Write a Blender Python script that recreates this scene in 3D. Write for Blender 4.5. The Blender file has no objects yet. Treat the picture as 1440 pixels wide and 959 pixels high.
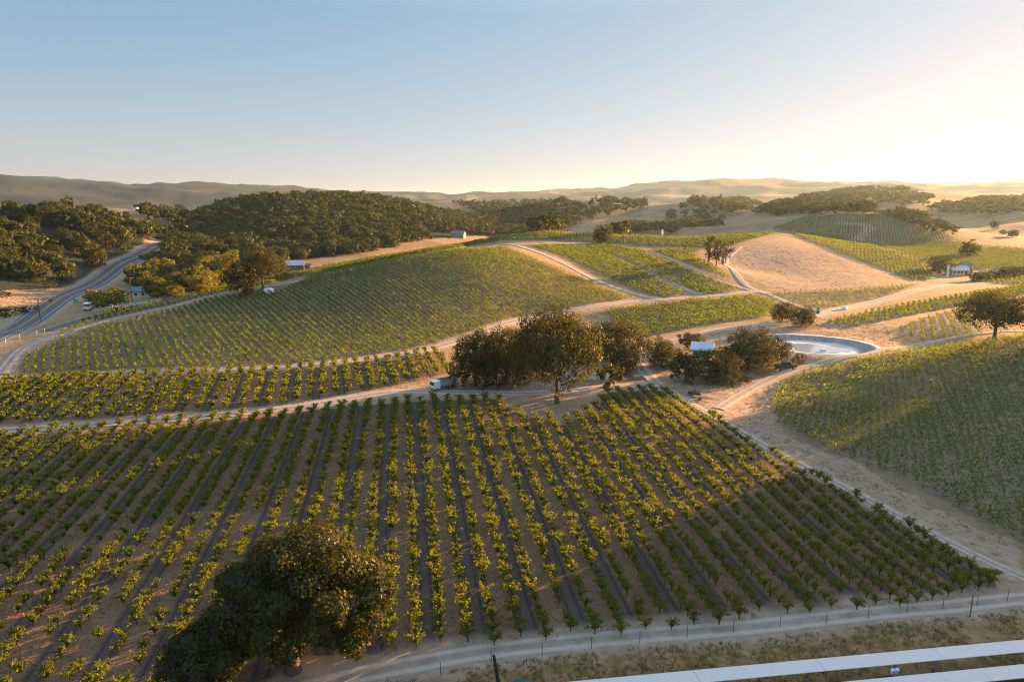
import bpy, bmesh, math, random
import numpy as np
from mathutils import Vector, Matrix
random.seed(7)
RNG = np.random.default_rng(7)
SC = bpy.context.scene
COL = SC.collection

# ------------------------------------------------------------------ camera, sky, sun, exposure
HC, F, CX, CY, HOR = 40.0, 960.0, 720.0, 479.5, 290.0
PITCH = math.atan((CY - HOR) / F)
CP, SP = math.cos(PITCH), math.sin(PITCH)
cam = bpy.data.cameras.new('camera')
cam.sensor_width = 36.0; cam.lens = 24.0; cam.clip_start = 0.5; cam.clip_end = 60000
cam_o = bpy.data.objects.new('camera', cam); COL.objects.link(cam_o)
cam_o.location = (0, 0, HC); cam_o.rotation_euler = (math.pi/2 - PITCH, 0, 0)
SC.camera = cam_o

SUN_AZ, SUN_EL = math.radians(54.0), math.radians(8.3)
world = bpy.data.worlds.new('World'); SC.world = world; world.use_nodes = True
wn = world.node_tree; wn.nodes.clear()
sky = wn.nodes.new('ShaderNodeTexSky'); sky.sky_type = 'NISHITA'; sky.sun_disc = False
sky.sun_elevation = SUN_EL; sky.sun_rotation = SUN_AZ
sky.altitude = 0; sky.air_density = 1.0; sky.dust_density = 1.6; sky.ozone_density = 2.0
EXPO = 2.8
def vm(op, a, b):
    v = wn.nodes.new('ShaderNodeVectorMath'); v.operation = op
    for i, q in enumerate((a, b)):
        if isinstance(q, bpy.types.NodeSocket): wn.links.new(q, v.inputs[i])
        else: v.inputs[i].default_value = q
    return v.outputs[0]
SKY_TINT, SKY_KNEE, BAND, BAND_K = (0.265, 0.485, 0.84), (0.86, 0.82, 0.90), (0.37, 0.20, 0.115), -9.0
x = vm('MULTIPLY', sky.outputs[0], SKY_TINT)
x = vm('DIVIDE', x, vm('ADD', vm('DIVIDE', x, SKY_KNEE), (1.0, 1.0, 1.0)))      # soft shoulder: compresses the sky's glow near the sun
tcw = wn.nodes.new('ShaderNodeTexCoord'); sxyz = wn.nodes.new('ShaderNodeSeparateXYZ'); wn.links.new(tcw.outputs['Generated'], sxyz.inputs[0])
def wm(op, a, b=0.0):
    v = wn.nodes.new('ShaderNodeMath'); v.operation = op
    for i, q in enumerate((a, b)):
        if isinstance(q, bpy.types.NodeSocket): wn.links.new(q, v.inputs[i])
        else: v.inputs[i].default_value = q
    return v.outputs[0]
ex = wm('EXPONENT', wm('MULTIPLY', wm('MAXIMUM', sxyz.outputs[2], 0.0), BAND_K))
bnd = wn.nodes.new('ShaderNodeVectorMath'); bnd.operation = 'SCALE'; bnd.inputs[0].default_value = BAND; wn.links.new(ex, bnd.inputs['Scale'])
x = vm('ADD', x, bnd.outputs[0])                                                # peach glow added low over the horizon
zen_fill = wn.nodes.new('ShaderNodeMapRange'); zen_fill.data_type = 'FLOAT_VECTOR'; wn.links.new(wm('ADD', sxyz.outputs[2], 0.0), zen_fill.inputs[6])
for i_, q_ in ((7, (0.25,)*3), (8, (0.75,)*3), (9, (1.0,)*3), (10, (5.8, 3.45, 2.5))): zen_fill.inputs[i_].default_value = q_
x = vm('MULTIPLY', x, zen_fill.outputs[1])  # overhead sky brightened and warmed, added as fill for shaded ground
x = vm('MULTIPLY', x, (10*2**-EXPO,)*3)
bg = wn.nodes.new('ShaderNodeBackground'); bg.inputs['Strength'].default_value = 0.10
wo = wn.nodes.new('ShaderNodeOutputWorld')
wn.links.new(x, bg.inputs[0]); wn.links.new(bg.outputs[0], wo.inputs[0])
sl = bpy.data.lights.new('sun', 'SUN'); sl.energy = 5.0; sl.angle = math.radians(0.6); sl.color = (1.0, 0.52, 0.19)
sun_o = bpy.data.objects.new('sun', sl); COL.objects.link(sun_o)
SDIR = Vector((math.sin(SUN_AZ)*math.cos(SUN_EL), math.cos(SUN_AZ)*math.cos(SUN_EL), math.sin(SUN_EL)))
sun_o.rotation_euler = SDIR.to_track_quat('Z', 'Y').to_euler(); sun_o.location = (120, 100, 120)
SC.view_settings.view_transform = 'Standard'; SC.view_settings.look = 'None'
SC.view_settings.exposure = EXPO; SC.view_settings.gamma = 1.0; SC.view_settings.use_curve_mapping = False
SC.cycles.use_denoising = True; SC.cycles.denoising_prefilter = 'NONE'; SC.cycles.use_adaptive_sampling = False; SC.cycles.filter_width = 1.15; SC.cycles.sample_clamp_indirect = 3.0
SC.cycles.max_bounces = 5; SC.cycles.diffuse_bounces = 2; SC.cycles.transmission_bounces = 3
SC.cycles.volume_bounces = 0; SC.cycles.transparent_max_bounces = 4; SC.cycles.caustics_reflective = False

# ------------------------------------------------------------------ pixel rays <-> ground
def ray(px, py):
    dx = (np.asarray(px, float) - CX) / F; t = (np.asarray(py, float) - CY) / F
    return dx, CP - t*SP, -(SP + t*CP)           # direction with unit optical depth
def ctl(px, py, Y):                              # the point at ground distance Y along a ray
    dx, dy, dz = ray(px, py); s = Y/dy
    return (dx*s, Y, HC + dz*s)

# terrain control points: (px, py, distance) read off the photograph's visible ground ...
CTL = [ctl(*p) for p in [
 # valley floor and near field
 (620,490,171),(100,525,150),(0,530,147),
 # crest path of the vineyard hill
 (75,470,187),(150,447,210),(240,428,226),(300,412,240),(400,400,248),(480,378,275),(600,356,306),(700,346,328),
 # hill face
 (400,450,196),(600,420,214),(600,382,242),(500,410,222),(300,470,182),(750,440,216),(700,400,232),(760,372,268),(830,393,266),(890,420,244),(975,415,254),(1060,408,270),
 # second crest
 (745,345,336),(830,343,362),(900,346,358),(850,330,392),(760,325,408),(960,334,398),(1090,327,445),(940,372,310),(1000,372,305),(700,334,400),
 # dry hill
 (1110,332,430),(1150,385,312),(1050,380,318),(1290,392,318),(1200,356,372),(1130,355,360),(1180,420,262),
 # reservoir and yards
 (1150,475,183),(1000,505,161),(1280,450,210),(1440,405,292),
 # right field
 (1080,570,128),(1200,560,134),(1300,490,172),(1440,475,160),(1440,600,110),(1440,765,80),(1300,620,106),
 # right far vineyards and hills
 (1250,300,590),(1160,322,560),(1330,350,455),(1340,386,345),(1440,347,470),(1440,315,640),(1440,300,760),(1360,328,600),
 # highway
 (0,465,208),(110,400,330),(185,365,470),(235,345,640),(235,418,238),(80,445,230),
 # left hill
 (0,420,268),(0,395,305),(100,387,345),(0,345,350),(90,345,385),(100,305,430),(0,312,425),(170,330,455),(190,300,560),
 # middle valley and wooded hill
 (415,380,348),(540,360,445),(640,345,560),(645,333,620),(400,330,520),(450,300,640),(400,286,720),(520,285,760),(600,300,800),(700,326,780),(300,300,650),(300,350,470),
 (250,300,900),
 # farther knolls
 (700,285,1400),(820,287,1000),(900,298,900),(860,318,760),(940,288,950),(1000,285,900),(960,320,690),(1050,300,900),(1140,280,1100),(1190,302,760),(1240,268,1400),(1330,285,1200),(1420,285,1100),
 # ridges on the skyline
 (1080,253,4300),(1160,258,4300),(1440,264,4800),(1320,264,4800),(930,270,3900),(0,252,3000),(120,262,3000),(300,270,3200),(480,274,3600),(640,277,4200),(820,275,4000),(-200,246,3000),(1650,262,4800),
]]
# ... and (x, y, z) for ground the photograph does not see
for x, y in [(-30,30),(0,30),(30,30),(0,60),(-40,60),(40,60),(20,60),(-80,60),(-60,100),(0,100),(-100,100),(-140,60),(-140,120),(-40,125),(10,125),(-90,140),(30,110),(-150,20),(0,15),(40,40),(-200,80)]:
    CTL.append((x, y, 0.052*(y - 60) if y > 40 else -1.0))
CTL += [(-150,190,3.5),(-230,230,4),(-330,200,6),(-240,330,12),(-330,420,30),(-250,560,18),(-150,420,6),(-60,330,7),(-95,300,6),(30,480,8),(-140,330,4),
        (110,110,8),(170,105,11),(170,165,9),(230,60,12),(120,60,6),(300,150,18),(200,230,6),(300,260,9),
        (460,500,14),(420,330,7),(600,400,20),(700,700,30),(330,330,7),
        (120,480,14),(60,500,14),(250,480,13),(160,560,8),(20,680,6),(-400,1000,12),(-270,830,26),(-190,860,26),(-100,900,24),(-60,960,22),(-150,1050,14),(100,1050,12),(200,750,10),(380,760,14),(300,1200,20),(0,1900,20),(-900,1700,20),(700,1900,24),(1400,1800,40),
        (-2400,5000,150),(600,6200,120),(3500,6200,160),(-5200,3000,160),(5200,2500,160)]
CTL = np.array(CTL)
SH = 1.0
def uv(x, y):
    return np.arctan2(x, y), 0.5*np.log(x*x + y*y + 1.0)
def kern(r2):
    return np.where(r2 > 1e-12, r2*np.log(r2 + 1e-12), 0.0)
cu, cv = uv(CTL[:,0], CTL[:,1])
n = len(cu)
K = kern((cu[:,None]-cu)**2 + (cv[:,None]-cv)**2) + np.eye(n)*2e-4
Pm = np.stack([np.ones(n), cu, cv], 1)
A = np.block([[K, Pm], [Pm.T, np.zeros((3,3))]])
# heights are fitted relative to a distance scale so that far ridges do not ripple the near ground
def hscale(v): return 6.0 + 0.045*np.exp(v)
W = np.linalg.solve(A, np.concatenate([CTL[:,2]/hscale(cv), np.zeros(3)]))
def tps(u, v):
    out = np.empty(u.shape); uf, vf = u.ravel(), v.ravel(); o = out.ravel()
    for i in range(0, len(uf), 20000):
        a, b = uf[i:i+20000], vf[i:i+20000]
        o[i:i+20000] = kern((a[:,None]-cu)**2 + (b[:,None]-cv)**2) @ W[:n] + W[n] + W[n+1]*a + W[n+2]*b
    return o.reshape(u.shape)*hscale(v)
def vnoise(x, y, seed=0):                        # smooth value noise
    def h(i, j):
        k = (i*374761393 + j*668265263 + seed*1442695041) & 0x7fffffff
        k = ((k ^ (k >> 13))*1274126177) & 0x7fffffff
        return (k ^ (k >> 16) & 0xffff)/float(0x7fffffff)
    xi, yi = np.floor(x).astype(np.int64), np.floor(y).astype(np.int64)
    fx, fy = x-xi, y-yi; fx = fx*fx*(3-2*fx); fy = fy*fy*(3-2*fy)
    return ((h(xi,yi)*(1-fx)+h(xi+1,yi)*fx)*(1-fy) + (h(xi,yi+1)*(1-fx)+h(xi+1,yi+1)*fx)*fy)*2-1

TH = np.radians(np.concatenate([np.arange(-180,-60,3.0), np.arange(-60,-42,0.5), np.arange(-42,42,0.11), np.arange(42,62,0.4), np.arange(62,180.1,3.0)]))
LR = np.concatenate([np.linspace(math.log(2.0), math.log(38), 20, endpoint=False), np.linspace(math.log(38), math.log(900), 620, endpoint=False), np.linspace(math.log(900), math.log(14000), 160)])
GU, GV = np.meshgrid(TH, LR, indexing='ij')
GR = np.exp(GV); GX, GY = GR*np.sin(GU), GR*np.cos(GU)
# behind and beside the view the ground eases to plain rolling ground
side = np.clip((np.abs(GU) - math.radians(62))/math.radians(25), 0, 1)
GZ = tps(np.clip(GU, -math.radians(75), math.radians(75)), np.clip(GV, math.log(18), math.log(7000)))
GZ = GZ*(1-side) + side*(0.012*GR)
near = np.clip((GR-8)/20, 0, 1); GZ = GZ*near + (1-near)*(-1.6)
far = np.clip((GR - 600)/1500, 0, 1)
GZ += np.clip((GR-1300)/800,0,1)*(vnoise(GX/26, GY/26, 7)*1.6 + vnoise(GX/90, GY/90, 8)*5 + (1-np.abs(vnoise(GX/520, GY/520, 9)))*34*np.clip((GR-1800)/1500,0,1) - 20*np.clip((GR-1800)/1500,0,1))
GZ += far*(vnoise(GX/420, GY/420, 1)*22 + vnoise(GX/170, GY/170, 2)*10 + vnoise(GX/60, GY/60, 3)*3.5)*np.clip(GR/3000,0.15,1)
# unseen knoll added past the right edge, shaped to shade the near right-hand ground
KS, KA = 0.643*GX - 0.766*GY, 0.766*GX + 0.643*GY
def sstep(q): q = np.clip(q, 0, 1); return q*q*(3-2*q)
GZ += 31.0*sstep((KS+42)/13)*sstep((190-KS)/120)*np.exp(-((KA-252)/40)**2)
GZ += np.clip((GR-60)/60,0,1)*vnoise(GX/14, GY/14, 5)*0.10
# the lined reservoir, a shallow oval basin with a low bank
PONDC, PONDR, PONDA = np.array((79.0, 177.0)), (15.6, 12.5), math.radians(-24)
def pond_q(x, y):
    a, b = x-PONDC[0], y-PONDC[1]; c, s_ = math.cos(PONDA), math.sin(PONDA)
    return np.hypot((a*c+b*s_)/PONDR[0], (-a*s_+b*c)/PONDR[1])
pq = pond_q(GX, GY); PONDZ = float(GZ[(pq > 0.8) & (pq < 1.2)].mean())
flat_ = sstep((1.75-pq)/0.7); GZ = GZ*(1-flat_) + PONDZ*flat_
GZ += 0.05*sstep((pq-0.9)/0.12)*sstep((1.45-pq)/0.3) - 1.05*sstep((1.02-pq)/0.26)
EDGE = np.clip((GR-6500)/4000, 0, 1); GZ = GZ*(1-EDGE) + EDGE*20
def gz(x, y):
    x, y = np.asarray(x, float), np.asarray(y, float)
    u = np.arctan2(x, y); v = 0.5*np.log(x*x+y*y+1e-9)
    a = np.interp(u, TH, np.arange(len(TH))); b = np.interp(v, LR, np.arange(len(LR)))
    i = np.clip(a.astype(int), 0, len(TH)-2); j = np.clip(b.astype(int), 0, len(LR)-2); a = a-i; b = b-j
    return (GZ[i,j]*(1-a)+GZ[i+1,j]*a)*(1-b) + (GZ[i,j+1]*(1-a)+GZ[i+1,j+1]*a)*b
RS = np.exp(np.linspace(math.log(30), math.log(6500), 1500))
def ground(px, py):                              # where the ray through (px, py) of the photograph first meets the ground
    px, py = np.atleast_1d(np.asarray(px, float)), np.atleast_1d(np.asarray(py, float))
    dx, dy, dz = ray(px, py); hor = np.hypot(dx, dy)
    out = np.zeros((len(px), 3))
    for k in range(len(px)):
        s = RS/hor[k]; d = HC + dz[k]*s - gz(dx[k]*s, dy[k]*s)
        w = np.where(d < 0)[0]; j = w[0] if len(w) else len(RS)-1
        if j > 0 and len(w): s0 = s[j-1] + (s[j]-s[j-1])*d[j-1]/(d[j-1]-d[j])
        else: s0 = s[j]
        x, y = dx[k]*s0, dy[k]*s0; out[k] = (x, y, float(gz(x, y)))
    return out
def g1(px, py): return ground(px, py)[0]
def at_dist(px, Y):                              # ground point under column px at distance Y
    x = None
    y = Y
    dx = (px-CX)/F
    z = 0.0
    for _ in range(4):
        s = (Y*CP + (HC - z)*SP); x = dx*s; z = float(gz(x, Y))
    return np.array((x, Y, z))
def densify(pts, k=10):
    pts = np.array(pts, float); o = []
    for a, b in zip(pts[:-1], pts[1:]):
        for t in np.linspace(0, 1, k, endpoint=False): o.append(a+(b-a)*t)
    o.append(pts[-1]); return np.array(o)
def world_poly(px):                              # closed outline on the photograph -> outline on the ground
    p = densify(list(px)+[px[0]], 6)[:-1]
    return ground(p[:,0], p[:,1])[:,:2]
def inside(x, y, poly):
    x, y = np.asarray(x), np.asarray(y); r = np.zeros(x.shape, bool)
    lo, hi = poly.min(0), poly.max(0)
    m = (x >= lo[0]) & (x <= hi[0]) & (y >= lo[1]) & (y <= hi[1])
    xs, ys = x[m], y[m]; c = np.zeros(xs.shape, bool); j = len(poly)-1
    for i in range(len(poly)):
        (xi, yi), (xj, yj) = poly[i], poly[j]
        if yi != yj:
            c ^= ((yi > ys) != (yj > ys)) & (xs < (xj-xi)*(ys-yi)/(yj-yi)+xi)
        j = i
    r[m] = c; return r
def catmull(p, k=8):
    p = np.array(p, float); q = np.vstack([2*p[0]-p[1], p, 2*p[-1]-p[-2]]); o = []
    for i in range(1, len(q)-2):
        for t in np.linspace(0, 1, k, endpoint=False):
            o.append(0.5*((2*q[i])+(-q[i-1]+q[i+1])*t+(2*q[i-1]-5*q[i]+4*q[i+1]-q[i+2])*t*t+(-q[i-1]+3*q[i]-3*q[i+1]+q[i+2])*t**3))
    o.append(p[-1]); return np.array(o)
def px_line(px, k=8):
    g = ground([a for a, b in px], [b for a, b in px])[:,:2]
    return catmull(g, k)

# ------------------------------------------------------------------ mesh + object helpers
def mesh_np(name, V, Fq, smooth=False):
    V = np.ascontiguousarray(V, np.float32); Fq = np.ascontiguousarray(Fq, np.int32)
    me = bpy.data.meshes.new(name); k = Fq.shape[1]
    me.vertices.add(len(V)); me.vertices.foreach_set('co', V.ravel())
    me.loops.add(Fq.size); me.loops.foreach_set('vertex_index', Fq.ravel())
    me.polygons.add(len(Fq))
    me.polygons.foreach_set('loop_start', np.arange(0, Fq.size, k, dtype=np.int32))
    me.polygons.foreach_set('loop_total', np.full(len(Fq), k, np.int32))
    if smooth: me.polygons.foreach_set('use_smooth', np.ones(len(Fq), bool))
    me.update(calc_edges=True); return me
def link(name, data, mat=None, parent=None, loc=None):
    o = bpy.data.objects.new(name, data); COL.objects.link(o)
    if mat is not None and len(data.materials) == 0: data.materials.append(mat)
    if parent is not None: o.parent = parent
    if loc is not None: o.location = loc
    return o
def tag(o, label=None, cat=None, group=None, kind=None):
    for k, v in (('label', label), ('category', cat), ('group', group), ('kind', kind)):
        if v: o[k] = v
    return o
def empty(name, loc, rz=0.0, label=None, cat=None, group=None):
    o = bpy.data.objects.new(name, None); COL.objects.link(o); o.empty_display_size = 0.3
    o.location = loc; o.rotation_euler = (0, 0, rz); return tag(o, label, cat, group)

# ------------------------------------------------------------------ material helpers
def new_mat(name):
    m = bpy.data.materials.new(name); m.use_nodes = True; nt = m.node_tree; nt.nodes.clear()
    return m, nt
def N(nt, t, **kw):
    nd = nt.nodes.new('ShaderNode'+t)
    for k, v in kw.items():
        if k.startswith('i_'): nd.inputs[k[2:].replace('_', ' ')].default_value = v
        elif k.startswith('n_'): nd.inputs[int(k[2:])].default_value = v
        else: setattr(nd, k, v)
    return nd
def L(nt, a, b): nt.links.new(a, b)
def mixc(nt, fac, a, b, blend='MIX'):
    m = nt.nodes.new('ShaderNodeMix'); m.data_type = 'RGBA'; m.blend_type = blend
    for s, v in ((0, fac), (6, a), (7, b)):
        if hasattr(v, 'is_linked') or isinstance(v, bpy.types.NodeSocket): nt.links.new(v, m.inputs[s])
        else: m.inputs[s].default_value = v if s == 0 else (*v, 1.0) if len(v) == 3 else v
    return m.outputs[2]
def mth(nt, op, a, b=None, c=None, clamp=False):
    m = nt.nodes.new('ShaderNodeMath'); m.operation = op; m.use_clamp = clamp
    for i, v in enumerate((a, b, c)):
        if v is None: continue
        if isinstance(v, bpy.types.NodeSocket): nt.links.new(v, m.inputs[i])
        else: m.inputs[i].default_value = v
    return m.outputs[0]
def noise(nt, scale, detail=4.0, rough=0.55, vec=None, dim='3D'):
    t = N(nt, 'TexNoise'); t.inputs['Scale'].default_value = scale; t.inputs['Detail'].default_value = detail; t.inputs['Roughness'].default_value = rough
    if vec is not None: nt.links.new(vec, t.inputs['Vector'])
    return t.outputs['Fac']
def ramp(nt, fac, stops):
    r = N(nt, 'ValToRGB'); nt.links.new(fac, r.inputs[0]); e = r.color_ramp.elements
    while len(e) < len(stops): e.new(0.5)
    for q, (p, c) in zip(e, stops): q.position = p; q.color = (*c, 1.0) if len(c) == 3 else c
    return r.outputs[0]
def mrange(nt, v, a, b, c=0.0, d=1.0):
    m = N(nt, 'MapRange'); nt.links.new(v, m.inputs[0])
    for i, q in enumerate((a, b, c, d)): m.inputs[i+1].default_value = q
    return m.outputs[0]
def finish(nt, col, rough=0.9, bump=None, bstr=0.5, bdist=0.05, spec=0.2, metal=0.0):
    p = N(nt, 'BsdfPrincipled'); o = N(nt, 'OutputMaterial')
    if isinstance(col, bpy.types.NodeSocket): nt.links.new(col, p.inputs['Base Color'])
    else: p.inputs['Base Color'].default_value = (*col, 1.0)
    if isinstance(rough, bpy.types.NodeSocket): nt.links.new(rough, p.inputs['Roughness'])
    else: p.inputs['Roughness'].default_value = rough
    p.inputs['Specular IOR Level'].default_value = spec; p.inputs['Metallic'].default_value = metal
    if bump is not None:
        b = N(nt, 'Bump'); b.inputs['Strength'].default_value = bstr; b.inputs['Distance'].default_value = bdist
        nt.links.new(bump, b.inputs['Height']); nt.links.new(b.outputs[0], p.inputs['Normal'])
    nt.links.new(p.outputs[0], o.inputs[0]); return p
def simple(name, col, rough=0.7, var=0.12, scale=3.0, spec=0.3, metal=0.0, bump=0.0):
    m, nt = new_mat(name); tc = N(nt, 'TexCoord')
    f = noise(nt, scale, 5, 0.6, tc.outputs['Object'])
    c = mixc(nt, f, tuple(v*(1-var*1.6) for v in col), tuple(min(1, v*(1+var*1.4)) for v in col))
    finish(nt, c, rough, f if bump else None, bump or 0.1, 0.02, spec, metal); return m
def attr(nt, name):
    a = N(nt, 'Attribute'); a.attribute_name = name; return a

# ------------------------------------------------------------------ fields, tracks and yards (outlines as seen in the photograph, laid on the ground)
FIELDS = {
 'A': dict(px=[(-420,640),(0,611),(300,588),(520,569),(600,563),(700,562),(735,585),(790,592),(835,575),(850,552),(925,547),(1000,588),(1100,647),(1250,727),(1400,812),(1405,832),(1250,856),(1050,877),(850,897),(640,912),(540,918),(430,925),(330,985),(180,1050),(-420,1150)], rd=[(704,561),(846,886)], rs=2.44, vs=1.4),
 'B': dict(px=[(-420,556),(0,535),(300,521),(500,509),(622,492),(630,525),(560,542),(400,570),(200,588),(0,600),(-420,625)], rd=[(123,591),(183,529)], rs=2.44, vs=1.5),
 'C': dict(px=[(28,526),(30,507),(75,482),(150,457),(240,438),(300,420),(400,410),(440,389),(560,364),(640,352),(710,349),(770,373),(885,420),(720,448),(640,477),(590,489),(450,508),(300,518),(100,524)], rd=[(213,433),(267,513)], rs=1.75, vs=1.5),
 'C2': dict(px=[(80,473),(150,450),(240,431),(330,409),(480,379),(570,361),(640,351),(700,340),(700,337),(640,344),(560,357),(470,373),(330,402),(240,423),(150,441),(95,462)], rd=[(213,433),(267,513)], rs=1.75, vs=1.4),
 'D': dict(px=[(748,347),(830,347),(895,378),(965,415),(930,419),(890,408),(800,364)], rd=[(920,375),(950,395)], rs=1.7, vs=1.3),
 'E': dict(px=[(822,345),(850,345),(900,352),(1000,393),(1042,410),(990,415),(940,396),(880,366)], rd=[(920,375),(950,395)], rs=1.7, vs=1.3),
 'F': dict(px=[(672,339),(760,326),(850,331),(960,335),(1040,331),(1092,328),(1030,346),(985,349),(900,345),(830,341),(760,338)], rd=[(820,334),(820,342)], rs=1.8, vs=1.3),
 'G': dict(px=[(915,351),(985,351),(975,362),(1010,378),(1028,392),(1015,390),(960,370)], rd=[(920,375),(950,395)], rs=1.7, vs=1.3),
 'H': dict(px=[(850,438),(960,424),(1060,416),(1092,425),(1078,446),(1000,456),(905,474),(870,460)], rd=[(900,445),(922,457)], rs=1.75, vs=1.4),
 'I': dict(px=[(1112,328),(1150,328),(1225,345),(1300,368),(1312,395),(1280,393),(1200,363),(1135,338)], rd=[(1240,360),(1243,376)], rs=1.9, vs=1.3),
 'J': dict(px=[(1085,322),(1120,309),(1180,302),(1250,300),(1330,330),(1360,345),(1440,350),(1500,352),(1500,376),(1350,380),(1315,385),(1300,366),(1225,342)], rd=[(1250,320),(1252,335)], rs=2.0, vs=1.6),
 'K': dict(px=[(1085,412),(1180,408),(1295,400),(1240,419),(1150,437),(1110,424)], rd=[(1150,415),(1152,428)], rs=1.9, vs=1.5),
 'L': dict(px=[(1160,455),(1230,438),(1300,424),(1440,402),(1520,392),(1520,402),(1440,414),(1300,440),(1200,460)], rd=[(1250,438),(1252,452)], rs=1.9, vs=1.2),
 'M': dict(px=[(1262,462),(1300,447),(1370,430),(1385,470),(1300,482)], rd=[(1300,445),(1309,480)], rs=2.6, vs=1.3),
 'P': dict(px=[(1380,398),(1440,388),(1500,384),(1500,400),(1440,401)], rd=[(1400,392),(1401,398)], rs=1.9, vs=1.4),
 'N': dict(px=[(1082,568),(1090,548),(1140,522),(1250,497),(1350,487),(1440,474),(1600,466),(1650,900),(1440,764),(1350,718),(1250,668),(1150,628),(1098,600)], rd=[(1250,580),(1256,680)], rs=1.2, vs=1.45),
}
for k, f in FIELDS.items():
    f['poly'] = world_poly(f['px'])
    a, b = g1(*f['rd'][0]), g1(*f['rd'][1]); d = (a-b)[:2]; d /= np.linalg.norm(d)
    if d[1] < 0: d = -d
    f['dir'] = d; f['nrm'] = np.array((d[1], -d[0]))
TRACKS = {   # name -> (pixels, width in metres)
 'gravel_road': ([(-300,622),(0,606),(200,593),(400,575),(550,552),(640,552),(760,553),(850,545),(925,541)], 3.8),
 'yard_track': ([(925,541),(905,522),(890,500),(915,490),(990,468),(1060,458)], 4.0),
 'edge_track': ([(925,541),(1000,584),(1100,641),(1250,718),(1430,808),(1520,850)], 2.5),
 'bottom_track': ([(380,985),(470,958),(560,938),(700,914),(900,894),(1100,877),(1300,856),(1440,842),(1600,826)], 3.0),
 'valley_track': ([(-300,542),(0,531),(300,520),(500,507),(620,487),(720,453),(800,438),(890,425),(975,419),(1060,411),(1078,414)], 3.6),
 'crest_track': ([(0,527),(30,492),(75,474),(150,451),(240,431),(350,407),(480,382),(600,357),(700,345),(740,350),(790,370),(890,413),(930,421)], 3.2),
 'slope_track': ([(760,342),(838,345),(900,371),(960,405),(1000,417)], 2.8),
 'saddle_track': ([(850,344),(925,358),(985,385),(1045,406),(1075,413)], 2.6),
 'hill_track': ([(1040,347),(1020,370),(1045,398),(1085,416),(1130,434),(1160,440)], 3.2),
 'pond_track': ([(1060,458),(1110,452),(1160,440),(1230,425),(1330,402),(1440,395)], 5.0),
 'field_track': ([(1010,575),(1060,545),(1120,520),(1200,500),(1300,484),(1440,466),(1560,455)], 3.0),
 'far_track': ([(1193,342),(1222,320),(1180,314)], 7.0),
}
for k in TRACKS: TRACKS[k] = (px_line(TRACKS[k][0], 10), TRACKS[k][1])
def dist_line(x, y, P):
    d = np.full(x.shape, 1e9)
    for a, b in zip(P[:-1], P[1:]):
        ab = b-a; l2 = ab@ab + 1e-9
        t = np.clip(((x-a[0])*ab[0]+(y-a[1])*ab[1])/l2, 0, 1)
        d = np.minimum(d, np.hypot(x-a[0]-t*ab[0], y-a[1]-t*ab[1]))
    return d
HIGHWAY = px_line([(-160,552),(-60,501),(0,471),(60,438),(110,409),(160,379),(200,358),(235,343)], 12)
SIDE_ROAD = px_line([(66,466),(95,456),(125,447),(165,437),(205,427),(240,418),(262,411)], 10)
YARDS = [world_poly(p) for p in [
 [(560,545),(640,530),(800,525),(900,500),(1000,465),(1090,450),(1240,440),(1260,490),(1150,515),(1085,550),(1078,575),(1100,605),(1250,675),(1440,768),(1440,800),(1250,710),(1000,580),(920,545),(760,560)],
 [(690,566),(740,590),(800,596),(845,580),(850,552),(760,556)],
 [(-10,420),(60,410),(120,402),(150,395),(100,420),(40,450),(-30,470)],
 [(1000,352),(1030,350),(1100,333),(1160,345),(1230,375),(1290,397),(1180,406),(1090,410),(1030,375)],
]]
VERGE = world_poly([(380,1010),(560,950),(700,925),(900,905),(1100,888),(1300,868),(1440,853),(1700,832),(1700,1100),(380,1300)])
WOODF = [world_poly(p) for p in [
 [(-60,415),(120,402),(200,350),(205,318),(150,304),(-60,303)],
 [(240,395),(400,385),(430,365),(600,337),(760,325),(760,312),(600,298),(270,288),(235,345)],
 [(640,520),(900,515),(905,500),(870,492),(660,498)]]]

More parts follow.
